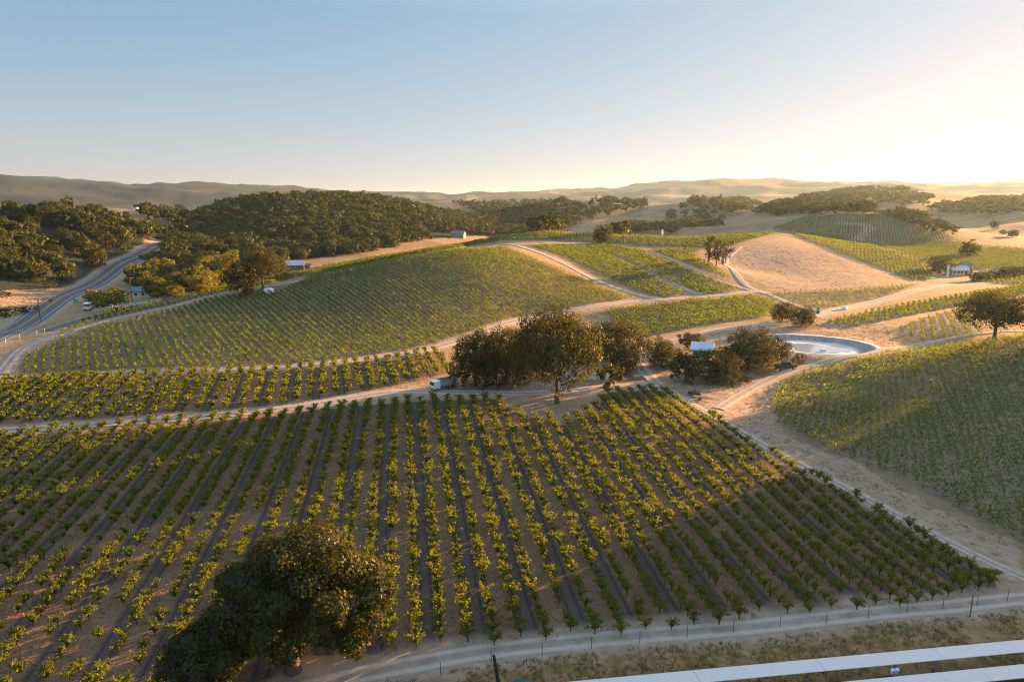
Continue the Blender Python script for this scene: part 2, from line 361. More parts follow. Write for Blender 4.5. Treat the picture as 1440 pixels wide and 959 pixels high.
# ------------------------------------------------------------------ the ground, one sheet
def build_ground():
    nu, nv = GX.shape
    V = np.stack([GX, GY, GZ], -1).reshape(-1, 3)
    idx = np.arange(nu*nv).reshape(nu, nv)
    Fq = np.stack([idx[:-1,:-1], idx[:-1,1:], idx[1:,1:], idx[1:,:-1]], -1).reshape(-1, 4)
    me = mesh_np('ground', V, Fq[:, ::-1], True)
    x, y = V[:,0], V[:,1]; r = np.hypot(x, y)
    wob = vnoise(x/6, y/6, 11)*0.9; wob2 = vnoise(x/2.2, y/2.2, 12)*0.5
    xs, ys = x + wob*0.6 + wob2*0.5, y + vnoise(x/5, y/5, 13)*0.6 + wob2*0.4
    M = np.zeros((len(V), 4), np.float32); ph = np.zeros(len(V), np.float32); st = np.zeros(len(V), np.float32)
    for k, f in FIELDS.items():
        m = inside(xs, ys, f['poly']); M[m,0] = 1.0
        big = inside(x, y, f['poly']) | m
        ph[big] = (x[big]*f['nrm'][0] + y[big]*f['nrm'][1])/f['rs']
        st[big] = {'A': 1.0, 'B': 1.0, 'N': 0.25, 'M': 0.3, 'C': 0.5}.get(k, 0.3)
    vis = r < 1200; xv, yv = x[vis], y[vis]
    d = np.zeros(len(xv))
    for P, w in TRACKS.values():
        q = dist_line(xv, yv, P) + wob[vis]*0.7 + wob2[vis]*0.8
        d = np.maximum(d, np.clip(1.0 - (q - w*0.5 - 0.2)/1.6, 0, 1))
    M[vis,1] = d
    for P, w in ((HIGHWAY, 12.0), (SIDE_ROAD, 6.0)):
        q = dist_line(xv, yv, P) + wob[vis]*0.8; d = np.maximum(d, np.clip(1.0 - (q - w*0.5)/2.5, 0, 1))
    M[vis,1] = d
    for p in YARDS:
        m = inside(x+wob*1.5+wob2, y+wob2*2, p); M[m,1] = np.maximum(M[m,1], 0.75)
    M[inside(xs, ys, VERGE), 2] = 1.0
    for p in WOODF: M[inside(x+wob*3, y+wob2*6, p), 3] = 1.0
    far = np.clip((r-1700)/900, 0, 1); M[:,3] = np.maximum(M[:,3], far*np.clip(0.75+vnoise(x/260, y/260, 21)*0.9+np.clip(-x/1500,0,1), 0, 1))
    a = me.attributes.new('mask', 'FLOAT_COLOR', 'POINT'); a.data.foreach_set('color', M.ravel())
    a = me.attributes.new('rowphase', 'FLOAT', 'POINT'); a.data.foreach_set('value', ph)
    a = me.attributes.new('stripe', 'FLOAT', 'POINT'); a.data.foreach_set('value', st)
    m, nt = new_mat('earth')
    tc = N(nt, 'TexCoord'); P = tc.outputs['Object']
    at = attr(nt, 'mask'); sep = N(nt, 'SeparateColor'); L(nt, at.outputs['Color'], sep.inputs[0])
    fld, dirt, verge = sep.outputs; wood = at.outputs['Alpha']
    n1 = noise(nt, 0.05, 6, 0.6, P); n2 = noise(nt, 0.6, 6, 0.65, P); n3 = noise(nt, 4.0, 5, 0.7, P); n4 = noise(nt, 0.012, 4, 0.55, P)
    n5 = noise(nt, 1.7, 5, 0.75, P)
    straw = ramp(nt, n2, [(0.3, (0.20,0.125,0.060)), (0.5, (0.35,0.235,0.125)), (0.7, (0.44,0.315,0.185))])
    straw = mixc(nt, mrange(nt, n1, 0.4, 0.65), straw, (0.31,0.21,0.125))
    n6 = noise(nt, 0.22, 6, 0.7, P)
    straw = mixc(nt, mrange(nt, n6, 0.5, 0.68, 0, 0.6), straw, (0.17,0.115,0.058))
    straw = mixc(nt, mrange(nt, n3, 0.35, 0.8, 0, 0.55), straw, (0.15,0.095,0.050))
    straw = mixc(nt, mrange(nt, n5, 0.5, 0.72, 0, 0.55), straw, (0.12,0.085,0.040))
    n7 = noise(nt, 0.025, 7, 0.72, P)
    straw = mixc(nt, mrange(nt, n7, 0.47, 0.62, 0, 0.62), straw, (0.135,0.105,0.048))
    bare = ramp(nt, n2, [(0.3, (0.25,0.18,0.125)), (0.7, (0.40,0.305,0.225))])
    bare = mixc(nt, mrange(nt, n3, 0.45, 0.8, 0, 0.45), bare, (0.17,0.12,0.082))
    bare = mixc(nt, mrange(nt, n5, 0.52, 0.7, 0, 0.4), bare, (0.20,0.145,0.085))
    # field floor: alternate tilled and straw middles between the rows
    rp = attr(nt, 'rowphase').outputs['Fac']; sa = attr(nt, 'stripe').outputs['Fac']
    wv = mth(nt, 'ADD', rp, mth(nt, 'MULTIPLY', mth(nt, 'SUBTRACT', n2, 0.5), 0.5))
    half = mth(nt, 'FRACT', mth(nt, 'MULTIPLY', wv, 0.5))
    even = mrange(nt, mth(nt, 'ABSOLUTE', mth(nt, 'SUBTRACT', half, 0.25)), 0.17, 0.23, 1, 0)
    one = mth(nt, 'FRACT', rp)
    rut = mrange(nt, mth(nt, 'ABSOLUTE', mth(nt, 'SUBTRACT', mth(nt, 'ABSOLUTE', mth(nt, 'SUBTRACT', one, 0.5)), 0.22)), 0.03, 0.09, 1, 0)
    tilled = ramp(nt, n3, [(0.3, (0.060,0.044,0.038)), (0.7, (0.125,0.092,0.078))])
    tilled = mixc(nt, mth(nt, 'MULTIPLY', rut, 0.6), tilled, (0.040,0.029,0.026))
    sgrass = ramp(nt, n3, [(0.3, (0.10,0.065,0.040)), (0.7, (0.25,0.145,0.083))])
    sgrass = mixc(nt, mth(nt, 'MULTIPLY', rut, 0.25), sgrass, (0.19,0.13,0.09))
    soil = mixc(nt, even, sgrass, tilled)
    plain = ramp(nt, n2, [(0.3, (0.145,0.115,0.075)), (0.7, (0.28,0.215,0.14))])
    soil = mixc(nt, sa, plain, soil)
    weeds = ramp(nt, n2, [(0.35, (0.115,0.095,0.028)), (0.45, (0.22,0.14,0.058)), (0.65, (0.34,0.225,0.11))])
    weeds = mixc(nt, mrange(nt, n3, 0.4, 0.75, 0, 0.6), weeds, (0.11,0.075,0.035))
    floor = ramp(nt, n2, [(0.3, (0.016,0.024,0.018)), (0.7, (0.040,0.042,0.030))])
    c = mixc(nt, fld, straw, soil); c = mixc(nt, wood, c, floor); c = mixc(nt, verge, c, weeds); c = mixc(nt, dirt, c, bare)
    hb = mth(nt, 'ADD', mth(nt, 'ADD', mth(nt, 'MULTIPLY', n3, 0.6), n2), mth(nt, 'MULTIPLY', n6, 2.5))
    finish(nt, c, 0.95, hb, 0.9, 0.22, 0.1)
    return tag(link('ground', me, m), kind='structure')
build_ground()

def track_mat():
    m, nt = new_mat('packed_gravel'); tc = N(nt, 'TexCoord'); P = tc.outputs['Object']
    n2 = noise(nt, 0.7, 6, 0.65, P); n3 = noise(nt, 6.0, 5, 0.7, P)
    ac = attr(nt, 'across').outputs['Fac']
    wheel = mrange(nt, mth(nt, 'ABSOLUTE', mth(nt, 'SUBTRACT', mth(nt, 'ABSOLUTE', ac), 0.5)), 0.1, 0.3, 1, 0)
    c = ramp(nt, n2, [(0.3, (0.20,0.155,0.115)), (0.7, (0.36,0.29,0.23))])
    c = mixc(nt, mth(nt, 'MULTIPLY', wheel, 0.75), c, (0.45,0.385,0.325))
    c = mixc(nt, mrange(nt, n3, 0.42, 0.75, 0, 0.5), c, (0.17,0.125,0.09))
    finish(nt, c, 0.95, n3, 0.4, 0.05, 0.1); return m
def ribbon(name, P, w, mat, ragged=0.35, lift=0.03, across=5, kind='structure', seglen=2.0, k_lift=0.0006, off=0.0, sharp=False):
    L_ = np.concatenate([[0], np.cumsum(np.hypot(*np.diff(P, axis=0).T))]); m = max(4, int(L_[-1]/seglen))
    t = np.linspace(0, L_[-1], m); C = np.stack([np.interp(t, L_, P[:,0]), np.interp(t, L_, P[:,1])], 1)
    T = np.gradient(C, axis=0); T /= np.linalg.norm(T, axis=1)[:,None]+1e-9; Nn = np.stack([T[:,1], -T[:,0]], 1)
    s = np.linspace(-1, 1, across); V = []; ac = []
    jl = vnoise(t/2.3, t*0+3.1, 31)*ragged + vnoise(t/0.9, t*0+9.1, 32)*ragged*0.5
    jr = vnoise(t/2.3, t*0+13.1, 33)*ragged + vnoise(t/0.9, t*0+19.1, 34)*ragged*0.5
    for q in s:
        o = off + q*w/2 + (jl if q < 0 else jr)*(abs(q) > 0.9)
        X = C + Nn*np.asarray(o).reshape(-1, 1)
        r = np.hypot(X[:,0], X[:,1])
        V.append(np.column_stack([X, gz(X[:,0], X[:,1]) + (lift + k_lift*r if abs(q) < 0.95 or sharp else -0.06)])); ac.append(np.full(m, q))
    V = np.stack(V, 1).reshape(-1, 3); idx = np.arange(m*across).reshape(m, across)
    Fq = np.stack([idx[:-1,:-1], idx[:-1,1:], idx[1:,1:], idx[1:,:-1]], -1).reshape(-1, 4)
    me = mesh_np(name, V, Fq[:, ::-1], True)
    a = me.attributes.new('across', 'FLOAT', 'POINT'); a.data.foreach_set('value', np.stack(ac, 1).ravel().astype(np.float32))
    return tag(link(name, me, mat), kind=kind) if kind else link(name, me, mat)
TM = track_mat()
for k, (P, w) in TRACKS.items():
    ribbon('gravel_road' if 'road' in k else 'dirt_track', P, w, TM, seglen=0.9, across=9)

def asphalt_mat():
    m, nt = new_mat('asphalt'); P = N(nt, 'TexCoord').outputs['Object']; n2 = noise(nt, 0.5, 5, 0.6, P); n3 = noise(nt, 8.0, 3, 0.6, P)
    ac = mth(nt, 'ABSOLUTE', attr(nt, 'across').outputs['Fac'])
    c = ramp(nt, n2, [(0.3, (0.055,0.055,0.06)), (0.7, (0.085,0.084,0.088))])
    c = mixc(nt, mrange(nt, mth(nt, 'ABSOLUTE', mth(nt, 'SUBTRACT', ac, 0.4)), 0.05, 0.2, 0.35, 0), c, (0.045,0.045,0.048))
    finish(nt, c, 0.75, n3, 0.3, 0.02, 0.35); return m
ASPH = asphalt_mat()
ribbon('road', HIGHWAY, 10.5, ASPH, ragged=0.05, lift=0.06, across=9, seglen=1.5, k_lift=0.0004)
ribbon('road', SIDE_ROAD, 5.6, ASPH, ragged=0.08, lift=0.05, across=7, seglen=1.2, k_lift=0.0004)
LINE_Y = simple('yellow_road_paint', (0.62,0.40,0.06), 0.6, 0.1, 2.0); LINE_W = simple('white_road_paint', (0.75,0.75,0.72), 0.6, 0.1, 2.0)
for off, mt in ((-0.22, LINE_Y), (0.22, LINE_Y), (-3.7, LINE_W), (3.7, LINE_W)):
    ribbon('road_marking', HIGHWAY, 0.14, mt, ragged=0.0, lift=0.09, across=2, seglen=1.5, k_lift=0.0005, off=off, sharp=True)

# ------------------------------------------------------------------ foliage
def leaf_mat(name, dark, light, warm, trans=0.45, tcol=None, scale=0.35, objvar=0.3):
    m, nt = new_mat(name); tc = N(nt, 'TexCoord'); geo = N(nt, 'NewGeometry'); oi = N(nt, 'ObjectInfo')
    n1 = noise(nt, scale, 3, 0.6, geo.outputs['Position'])
    c = mixc(nt, mrange(nt, n1, 0.35, 0.65), dark, light)
    c = mixc(nt, mth(nt, 'MULTIPLY', geo.outputs['Random Per Island'], 0.55), c, warm)
    c = mixc(nt, mth(nt, 'MULTIPLY', oi.outputs['Random'], objvar), c, warm)
    d = N(nt, 'BsdfDiffuse'); t = N(nt, 'BsdfTranslucent'); g = N(nt, 'BsdfGlossy'); g.inputs['Roughness'].default_value = 0.45
    L(nt, c, d.inputs[0])
    tm = mixc(nt, 1.0, c, tcol or (1.6, 1.25, 0.55), 'MULTIPLY'); L(nt, tm, t.inputs[0])
    a = N(nt, 'MixShader'); a.inputs[0].default_value = trans; L(nt, d.outputs[0], a.inputs[1]); L(nt, t.outputs[0], a.inputs[2])
    b = N(nt, 'MixShader'); b.inputs[0].default_value = 0.015; L(nt, a.outputs[0], b.inputs[1]); L(nt, g.outputs[0], b.inputs[2])
    o = N(nt, 'OutputMaterial'); L(nt, b.outputs[0], o.inputs[0]); return m
M_OAK = leaf_mat('oak_leaf', (0.013,0.021,0.005), (0.032,0.042,0.009), (0.068,0.066,0.011), 0.45, (1.75,1.45,0.35))
M_WOOD = leaf_mat('woodland_leaf', (0.015,0.027,0.007), (0.040,0.058,0.012), (0.078,0.084,0.014), 0.38, (1.65,1.5,0.4), 0.12, 0.5)
M_GOLD = leaf_mat('yellow_green_leaf', (0.075,0.095,0.012), (0.14,0.15,0.016), (0.22,0.19,0.017), 0.5, (1.5,1.2,0.3))
M_EUC = leaf_mat('gum_leaf', (0.035,0.040,0.018), (0.07,0.07,0.028), (0.09,0.07,0.028), 0.3)
M_VINE = leaf_mat('vine_leaf', (0.038,0.080,0.009), (0.072,0.112,0.011), (0.19,0.185,0.012), 0.60, (1.65,1.45,0.2), 0.5, 0.2)
M_VINE2 = leaf_mat('hill_vine_leaf', (0.034,0.072,0.011), (0.062,0.108,0.015), (0.13,0.145,0.015), 0.58, (1.7,1.5,0.25), 0.08, 0.2)
def bark_mat(name, a, b):
    m, nt = new_mat(name); tc = N(nt, 'TexCoord'); mp = N(nt, 'Mapping'); mp.inputs['Scale'].default_value = (3, 3, 0.6); L(nt, tc.outputs['Object'], mp.inputs[0])
    f = noise(nt, 2.5, 6, 0.7, mp.outputs[0]); finish(nt, mixc(nt, f, a, b), 0.95, f, 0.8, 0.06, 0.1); return m
M_BARK = bark_mat('bark', (0.05,0.038,0.028), (0.15,0.12,0.095))
M_PALEBARK = bark_mat('pale_bark', (0.16,0.125,0.095), (0.30,0.25,0.20))
M_CANE = bark_mat('vine_wood', (0.05,0.035,0.025), (0.13,0.09,0.065))

def rnd_unit(n, rng):
    v = rng.normal(size=(n,3)); return v/np.linalg.norm(v, axis=1)[:,None]
def leaf_quads(C, Nr, size, rng, aspect=1.6):
    """diamond leaf sprays at the points C facing Nr"""
    n = len(C); r = rnd_unit(n, rng); T = np.cross(Nr, r); T /= np.linalg.norm(T, axis=1)[:,None]+1e-9; B = np.cross(Nr, T)
    s = (size*rng.uniform(0.65, 1.35, n))[:,None]; a = s*0.5*aspect**0.5; b = s*0.5/aspect**0.5
    bend = Nr*s*rng.uniform(-0.22, 0.22, (n,1))
    V = np.stack([C-T*a+bend, C-B*b*rng.uniform(.7,1.2,(n,1)), C+T*a+bend, C+B*b*rng.uniform(.7,1.2,(n,1))], 1).reshape(-1, 3)
    return V, np.arange(n*4).reshape(-1, 4)
def crown_from_lobes(lobes, nleaf, leaf, rng, inner=0.15, flat=0.8):
    lobes = np.array(lobes, float); w = lobes[:,3]**2; cnt = np.maximum(3, (nleaf*w/w.sum()).astype(int)); Cs, Ns = [], []
    for (x, y, z, r), k in zip(lobes, cnt):
        d = rnd_unit(k, rng); 
        # twig clumps: pull the directions towards a few random twig ends so the lobe is knobbly with gaps
        tw = rnd_unit(max(6, k//14), rng); tw[:,2] = np.where((tw[:,2] < 0) & (rng.random(len(tw)) < 0.4), -tw[:,2], tw[:,2])
        j = rng.integers(0, len(tw), k); d = tw[j] + rng.normal(size=(k,3))*0.20; d /= np.linalg.norm(d, axis=1)[:,None]
        tr = rng.uniform(0.72, 1.16, len(tw))[j]
        rr = r*tr*np.where(rng.random(k) < inner, rng.uniform(0.35,0.8,k), rng.uniform(0.82,1.08,k))
        p = d*rr[:,None]*np.array((1,1,flat)) + (x,y,z); keep = np.ones(k, bool)
        for (x2,y2,z2,r2) in lobes:
            if (x2,y2,z2) != (x,y,z):
                q = (p-(x2,y2,z2))/np.array((1,1,flat)); keep &= (q**2).sum(1) > (r2*0.55)**2
        Cs.append(p[keep]); nn = d[keep]*1.05 + rnd_unit(keep.sum(), rng)*0.62 + np.array((0,0,0.2)); Ns.append(nn/np.linalg.norm(nn, axis=1)[:,None])
    return leaf_quads(np.vstack(Cs), np.vstack(Ns), leaf, rng)
def tube(path, radii, sides=7):
    path = np.array(path, float); m = len(path); T = np.gradient(path, axis=0); T /= np.linalg.norm(T, axis=1)[:,None]+1e-9
    ref = np.array((0.31,0.95,0.07)); V = []
    for i in range(m):
        a = np.cross(T[i], ref); a /= np.linalg.norm(a)+1e-9; b = np.cross(T[i], a)
        for k in range(sides):
            q = 2*math.pi*k/sides; V.append(path[i] + (a*math.cos(q) + b*math.sin(q))*radii[i])
    Fq = [(i*sides+k, i*sides+(k+1)%sides, (i+1)*sides+(k+1)%sides, (i+1)*sides+k) for i in range(m-1) for k in range(sides)]
    return np.array(V), np.array(Fq)
def merge(parts):
    V, Fq, o = [], [], 0
    for v, f in parts: V.append(v); Fq.append(f+o); o += len(v)
    return np.vstack(V), np.vstack(Fq)
def trunk_parts(lobes, fork, r0, rng, lean=(0,0), limbs=7, sides=7):
    top = np.array((lean[0], lean[1], fork)); parts = []
    P = [np.array((0,0,-0.4)), np.array((0,0,0.15)), top*np.array((0.3,0.3,0.45)), top]
    parts.append(tube(P, [r0*1.7, r0*1.25, r0*0.95, r0*0.8], sides+2))
    lb = sorted(lobes, key=lambda l: -l[3])[:limbs]
    for x, y, z, r in lb:
        e = np.array((x,y,z)); mid = top*0.55 + e*0.45 + np.array((rng.uniform(-.3,.3), rng.uniform(-.3,.3), 0.12*abs(z-fork)+0.2))
        parts.append(tube([top-np.array((0,0,0.25)), top*0.8+e*0.2, mid, top*0.2+e*0.8, e], [r0*0.6, r0*0.46, r0*0.34, r0*0.2, r0*0.08], sides-1))
        for _ in range(2):
            q = e + rnd_unit(1, rng)[0]*r*0.8; parts.append(tube([mid, (mid+q)/2+np.array((0,0,.2)), q], [r0*0.2, r0*0.13, r0*0.04], 5))
    return merge(parts)
def auto_lobes(R, Hc, rz, n, rng, low=-0.4, rl=(0.34,0.50)):
    """lobes over a rounded canopy of radius R about height Hc"""
    L_ = []; ga = math.pi*(3-math.sqrt(5)); a0 = rng.uniform(0, 6.28)
    for i in range(n):
        zz = low + (0.95-low)*(i+0.5)/n; rr = math.sqrt(max(0.05, 1-zz*zz)); a = a0+i*ga+rng.uniform(-.35,.35)
        k = rng.uniform(0.52, 0.80); r = R*rng.uniform(*rl)
        L_.append((R*k*rr*math.cos(a), R*k*rr*math.sin(a), Hc+rz*k*zz, r))
    L_.append((rng.uniform(-.1,.1)*R, rng.uniform(-.1,.1)*R, Hc+rz*0.25, R*0.45)); return L_
class Kind:                                       # a kind of tree: crown and trunk meshes shared by its copies
    def __init__(s, name, R, H, nl, nleaf, leaf, seed, low=-0.4, fork=0.25, r0=None, mat=M_OAK, bark=M_BARK, lobes=None, rz=None, limbs=7):
        rng = np.random.default_rng(seed); rz = rz or H*0.53
        lb = lobes or auto_lobes(R, H-rz*1.08, rz, nl, rng, low)
        s.R, s.H, s.mat, s.bark = R, H, mat, bark
        s.crown = mesh_np(name+'_crown', *crown_from_lobes(lb, nleaf, leaf, rng)); s.crown.materials.append(mat)
        s.trunk = mesh_np(name+'_trunk', *trunk_parts(lb, H*fork, r0 or H*0.032, rng, limbs=limbs), True); s.trunk.materials.append(bark)
def plant(kind, p, R, H, rz, name, label, cat='tree', group=None, gold=None):
    t = empty(name, p, rz, label, cat, group); t.scale = (R/kind.R, R/kind.R, H/kind.H)
    a = link('crown', kind.crown, None, t); link('trunk', kind.trunk, None, t)
    return t

OAKS = [Kind('oak', 8, 12, 24, 17000, 0.36, 100+i, low=-0.8, fork=0.2) for i in range(4)]
OAKS2 = [Kind('clear_oak', 8, 12, 20, 17000, 0.36, 150+i, low=-0.35, fork=0.3, rz=5.2) for i in range(2)]
MIDS = [Kind('grove_oak', 6, 10, 16, 4200, 0.50, 200+i, low=-0.9, fork=0.2, limbs=4) for i in range(6)]
SMALL = [Kind('wood_oak', 6, 10, 13, 2000, 0.82, 300+i, low=-0.95, fork=0.2, mat=M_WOOD, limbs=3) for i in range(8)]
GOLDS = [Kind('poplar', 4, 8, 14, 2600, 0.42, 400+i, low=-0.95, fork=0.12, mat=M_GOLD, limbs=4) for i in range(3)]
BUSH = [Kind('bush', 2, 2.6, 8, 500, 0.32, 500+i, low=-0.9, fork=0.15, limbs=3, rz=1.3) for i in range(3)]

def px_tree(kinds, bx, by, wpx, toppy, name, label, i=0, cat='tree', group=None, rz=None, Y=None):
    p = at_dist(bx, Y) if Y else g1(bx, by); dep = p[1]*CP + (HC-p[2])*SP; R = wpx*dep/F/2
    dx, dy, dz = ray(bx, toppy); H = max(1.0, HC + dz*(p[1]/dy) - p[2])
    return plant(kinds[i % len(kinds)], p, R, H, rz if rz is not None else random.uniform(0, 6.28), name, label, cat, group)

# ------------------------------------------------------------------ vineyards
def vine_mesh(seed, shoots=17, leaves=25, leaf=0.155, spread=0.95, height=1.5):
    rng = np.random.default_rng(seed); C, Nr = [], []; cane = []
    for s in range(shoots):
        a = rng.uniform(0, 6.283); out = spread*rng.uniform(0.45, 1.05); top = height*rng.uniform(0.72, 1.12)
        p0 = np.array((0,0,0.42)); p2 = np.array((math.cos(a)*out, math.sin(a)*out, top*rng.uniform(0.75,1.0))); p1 = np.array((math.cos(a)*out*0.35, math.sin(a)*out*0.35, top*0.95))
        t = rng.uniform(0.08, 1.0, leaves)[:,None]; q = (1-t)**2*p0 + 2*t*(1-t)*p1 + t*t*p2
        q += rng.normal(size=q.shape)*0.07; C.append(q)
        nn = rnd_unit(leaves, rng)*0.9 + np.array((math.cos(a)*.5, math.sin(a)*.5, 0.5)); Nr.append(nn/np.linalg.norm(nn, axis=1)[:,None])
        cane.append(tube([p0, p1*0.6+p0*0.4, p2], [0.012, 0.009, 0.005], 3))
    fol = leaf_quads(np.vstack(C), np.vstack(Nr), leaf, rng, 1.25)
    tr = merge([tube([(0,0,-0.1),(rng.uniform(-.04,.04),rng.uniform(-.04,.04),0.25),(0,0,0.5)], [0.06,0.05,0.075], 6)] + cane)
    return fol, tr
NEAR = [vine_mesh(600+i) for i in range(8)]
def lod_vine(seed, n, leaf, lx, ly, h, z0=0.25):
    rng = np.random.default_rng(seed); C = np.column_stack([rng.normal(0, lx*0.42, n), rng.normal(0, ly*0.42, n), z0 + (h-z0)*rng.beta(1.6, 1.3, n)])
    return leaf_quads(C, rnd_unit(n, rng), leaf, rng, 1.3)
def rows(f, rng, jit=0.12, gap=0.05):
    p = f['poly']; d, nn = f['dir'], f['nrm']; a = p@nn/f['rs']; b = p@d/f['vs']
    A_, B_ = np.meshgrid(np.arange(math.floor(a.min()), math.ceil(a.max())+1), np.arange(math.floor(b.min()), math.ceil(b.max())+1), indexing='ij')
    A_ = A_.ravel().astype(float); B_ = B_.ravel() + (A_ % 2)*0.37
    X = nn[0]*A_*f['rs'] + d[0]*B_*f['vs'] + rng.normal(size=A_.size)*jit*0.6; Y = nn[1]*A_*f['rs'] + d[1]*B_*f['vs'] + rng.normal(size=A_.size)*jit*0.6
    m = inside(X, Y, p) & (rng.random(A_.size) > gap); return X[m], Y[m]
def in_view(X, Y, Z, pad=40):
    dep = Y*CP + (HC-Z)*SP; h = (HC-Z)*CP - Y*SP; px = CX + F*X/dep; py = CY + F*h/dep
    return (px > -pad) & (px < 1440+pad) & (py < 959+pad) & (dep > 5), px, py, dep
def mass(name, X, Y, meshes, mat, rng, ang, scale=(0.8,1.2), label=None, cat='vines', rot_free=False):
    Z = gz(X, Y); k = rng.integers(0, len(meshes), len(X)); parts = []; o = 0; VV, FF = [], []
    for q, (V, Fq) in enumerate(meshes):
        s = np.where(k == q)[0]
        if not len(s): continue
        th = rng.uniform(0, 6.283, len(s)) if rot_free else ang + np.where(rng.random(len(s)) < .5, 0, math.pi) + rng.normal(size=len(s))*0.12
        c, sn = np.cos(th)[:,None], np.sin(th)[:,None]; sc = rng.uniform(*scale, len(s))[:,None]
        P = np.stack([(V[:,0]*c - V[:,1]*sn)*sc + X[s][:,None], (V[:,0]*sn + V[:,1]*c)*sc + Y[s][:,None], V[:,2]*sc + Z[s][:,None]], -1)
        FF.append((Fq[None] + (np.arange(len(s))*len(V))[:,None,None]).reshape(-1, 4) + o); VV.append(P.reshape(-1, 3)); o += P.shape[0]*P.shape[1]
    ob = link(name, mesh_np(name, np.vstack(VV), np.vstack(FF)), mat)
    return tag(ob, label, cat, None, 'stuff')
rngv = np.random.default_rng(11)
X, Y = rows(FIELDS['A'], rngv, gap=0.03)
Z = gz(X, Y); ok, px, py, dep = in_view(X, Y, Z, 260); ok &= ~((px < 420) & (py > 720) & (rngv.random(len(X)) < 0.2)); X, Y, Z, px, py, dep = [q[ok] for q in (X, Y, Z, px, py, dep)]
seen = (px > 5) & (px < 1435) & (py < 950) & ~((px > 225) & (px < 560) & (py > 760)) ; order = np.argsort(np.where(seen, dep, 1e6)); near_i, rest = order[:300], order[300:]
fol_m, tr_m = [], []
for f_, t_ in NEAR:
    a = mesh_np('vine_foliage', *f_); a.materials.append(M_VINE); b = mesh_np('vine_trunk', *t_); b.materials.append(M_CANE); fol_m.append(a); tr_m.append(b)
for i in near_i:
    v = empty('grapevine', (X[i], Y[i], Z[i]), random.uniform(0, 6.28), 'bushy head-trained grapevine in a row at the near end of the front field', 'grapevine', 'grapevines at the near end of the front field')
    s = random.uniform(0.75, 1.2); v.scale = (s, s, s*random.uniform(0.9,1.1)); k = random.randrange(8)
    link('foliage', fol_m[k], None, v); link('trunk', tr_m[k], None, v)
mass('grapevines', X[rest], Y[rest], [n_[0] for n_ in NEAR], M_VINE, rngv, 0, (0.75,1.2), 'rows of bushy green and gold grapevines filling the striped front field', 'grapevines', True)
def vineyard(key, label, meshes, mat=M_VINE2, gap=0.05, scale=(0.8,1.2), free=False):
    f = FIELDS[key]; X, Y = rows(f, rngv, jit=0.06 if key == 'N' else 0.12, gap=gap); ok, *_ = in_view(X, Y, gz(X, Y), 200); X, Y = X[ok], Y[ok]
    ang = math.atan2(f['dir'][1], f['dir'][0])
    if len(X): mass('vineyard', X, Y, meshes, mat, rngv, ang, scale, label, 'vineyard', free)
MEDV = [vine_mesh(640+i, 12, 9, 0.29, 0.95, 1.5)[0] for i in range(6)]
HILLV = [lod_vine(660+i, 40, 0.27, 1.5, 0.5, 1.3) for i in range(6)]
FARV = [lod_vine(680+i, 20, 0.38, 1.3, 0.6, 1.25) for i in range(6)]
YOUNGV = [lod_vine(700+i, 24, 0.22, 0.6, 0.5, 1.15, 0.15) for i in range(6)]
vineyard('B', 'strip of golden green grapevine rows between the gravel road and the valley track', MEDV, M_VINE, free=True)
vineyard('C', 'dark green vineyard rows running over the shaded face of the rounded hill', HILLV, scale=(0.75,1.15))
vineyard('C2', 'thin green strip of vines just behind the crest of the rounded hill', FARV)
vineyard('D', 'bright yellow vine band right of the rounded hill between two pale tracks', FARV)
vineyard('E', 'green vine slope between two pale tracks below the lone oak', FARV)
vineyard('F', 'dark vine strip with a bright top edge along the far crest behind the lone oak', FARV)
vineyard('G', 'small dark vine block between the saddle track and the tall gum trees', FARV)
vineyard('H', 'green vine block below the valley track and above the ranch yard', HILLV)
vineyard('I', 'bright green vine strip running down the right edge of the bare tan hill', FARV)
vineyard('J', 'hazy green vineyard slope on the right beyond the bare tan hill', FARV, gap=0.1)
vineyard('K', 'dull sparse vine block at the foot of the bare tan hill', FARV, gap=0.2, scale=(0.5,0.9))
vineyard('L', 'long narrow golden vine strip beyond the lined reservoir', FARV)
vineyard('M', 'small block of widely spaced vine rows left of the large right-hand oak', HILLV, scale=(0.6,0.9))
vineyard('P', 'small green vine patch at the right edge near the white house', FARV)
vineyard('N', 'dense field of small staked vines on the slope right of the edge track', YOUNGV, gap=0.05, scale=(0.95,1.5))

# ------------------------------------------------------------------ the oaks one can tell apart
def px_local(bx, by):
    p = g1(bx, by); return p, (p[1]*CP + (HC-p[2])*SP)/F
# the great oak in front: lobes laid out after its own silhouette
p0, mpp = px_local(412, 942)
big = [(0.8,0,8.0,3.2),(2.0,1,11.3,2.5),(0.2,-1,11.0,2.2),(-1.6,1.5,10.2,2.1),(4.2,0,10.0,2.3),(6.2,1,8.6,2.0),(7.6,-0.5,7.6,1.6),(8.4,0,7.9,1.0),(7.0,-1.6,5.8,1.7),(6.0,-2,4.4,1.5),(5.8,-1.5,3.2,1.0),(4.2,-2.2,4.6,1.2),
       (-3.8,0,8.6,2.0),(-5.0,1,7.8,1.7),(-3.6,-2,6.4,2.0),(2.8,-2.4,6.0,2.0),(-0.8,-3,5.8,2.1),(0.8,-3.4,4.2,1.4),(-3.0,2.5,7.4,2.2),(2.2,3.6,8.4,2.4),(4.8,3,7.6,2.2),(-1.2,3.4,9.0,2.2),(-5.4,-1,6.0,1.6),(4.2,-2.6,8.0,1.8),(0.4,-3,8.2,1.9),(2.4,-2.2,9.8,1.6),(-2.2,-1.6,9.0,1.7)]
kb = Kind('great_oak', 9, 14, 0, 42000, 0.25, 31, fork=0.24, r0=0.62, lobes=big, limbs=16)
plant(kb, p0, 9, 14, 0.0, 'oak_tree', 'great spreading oak in front with its right side glowing gold', 'tree')
p1, _ = px_local(292, 966)
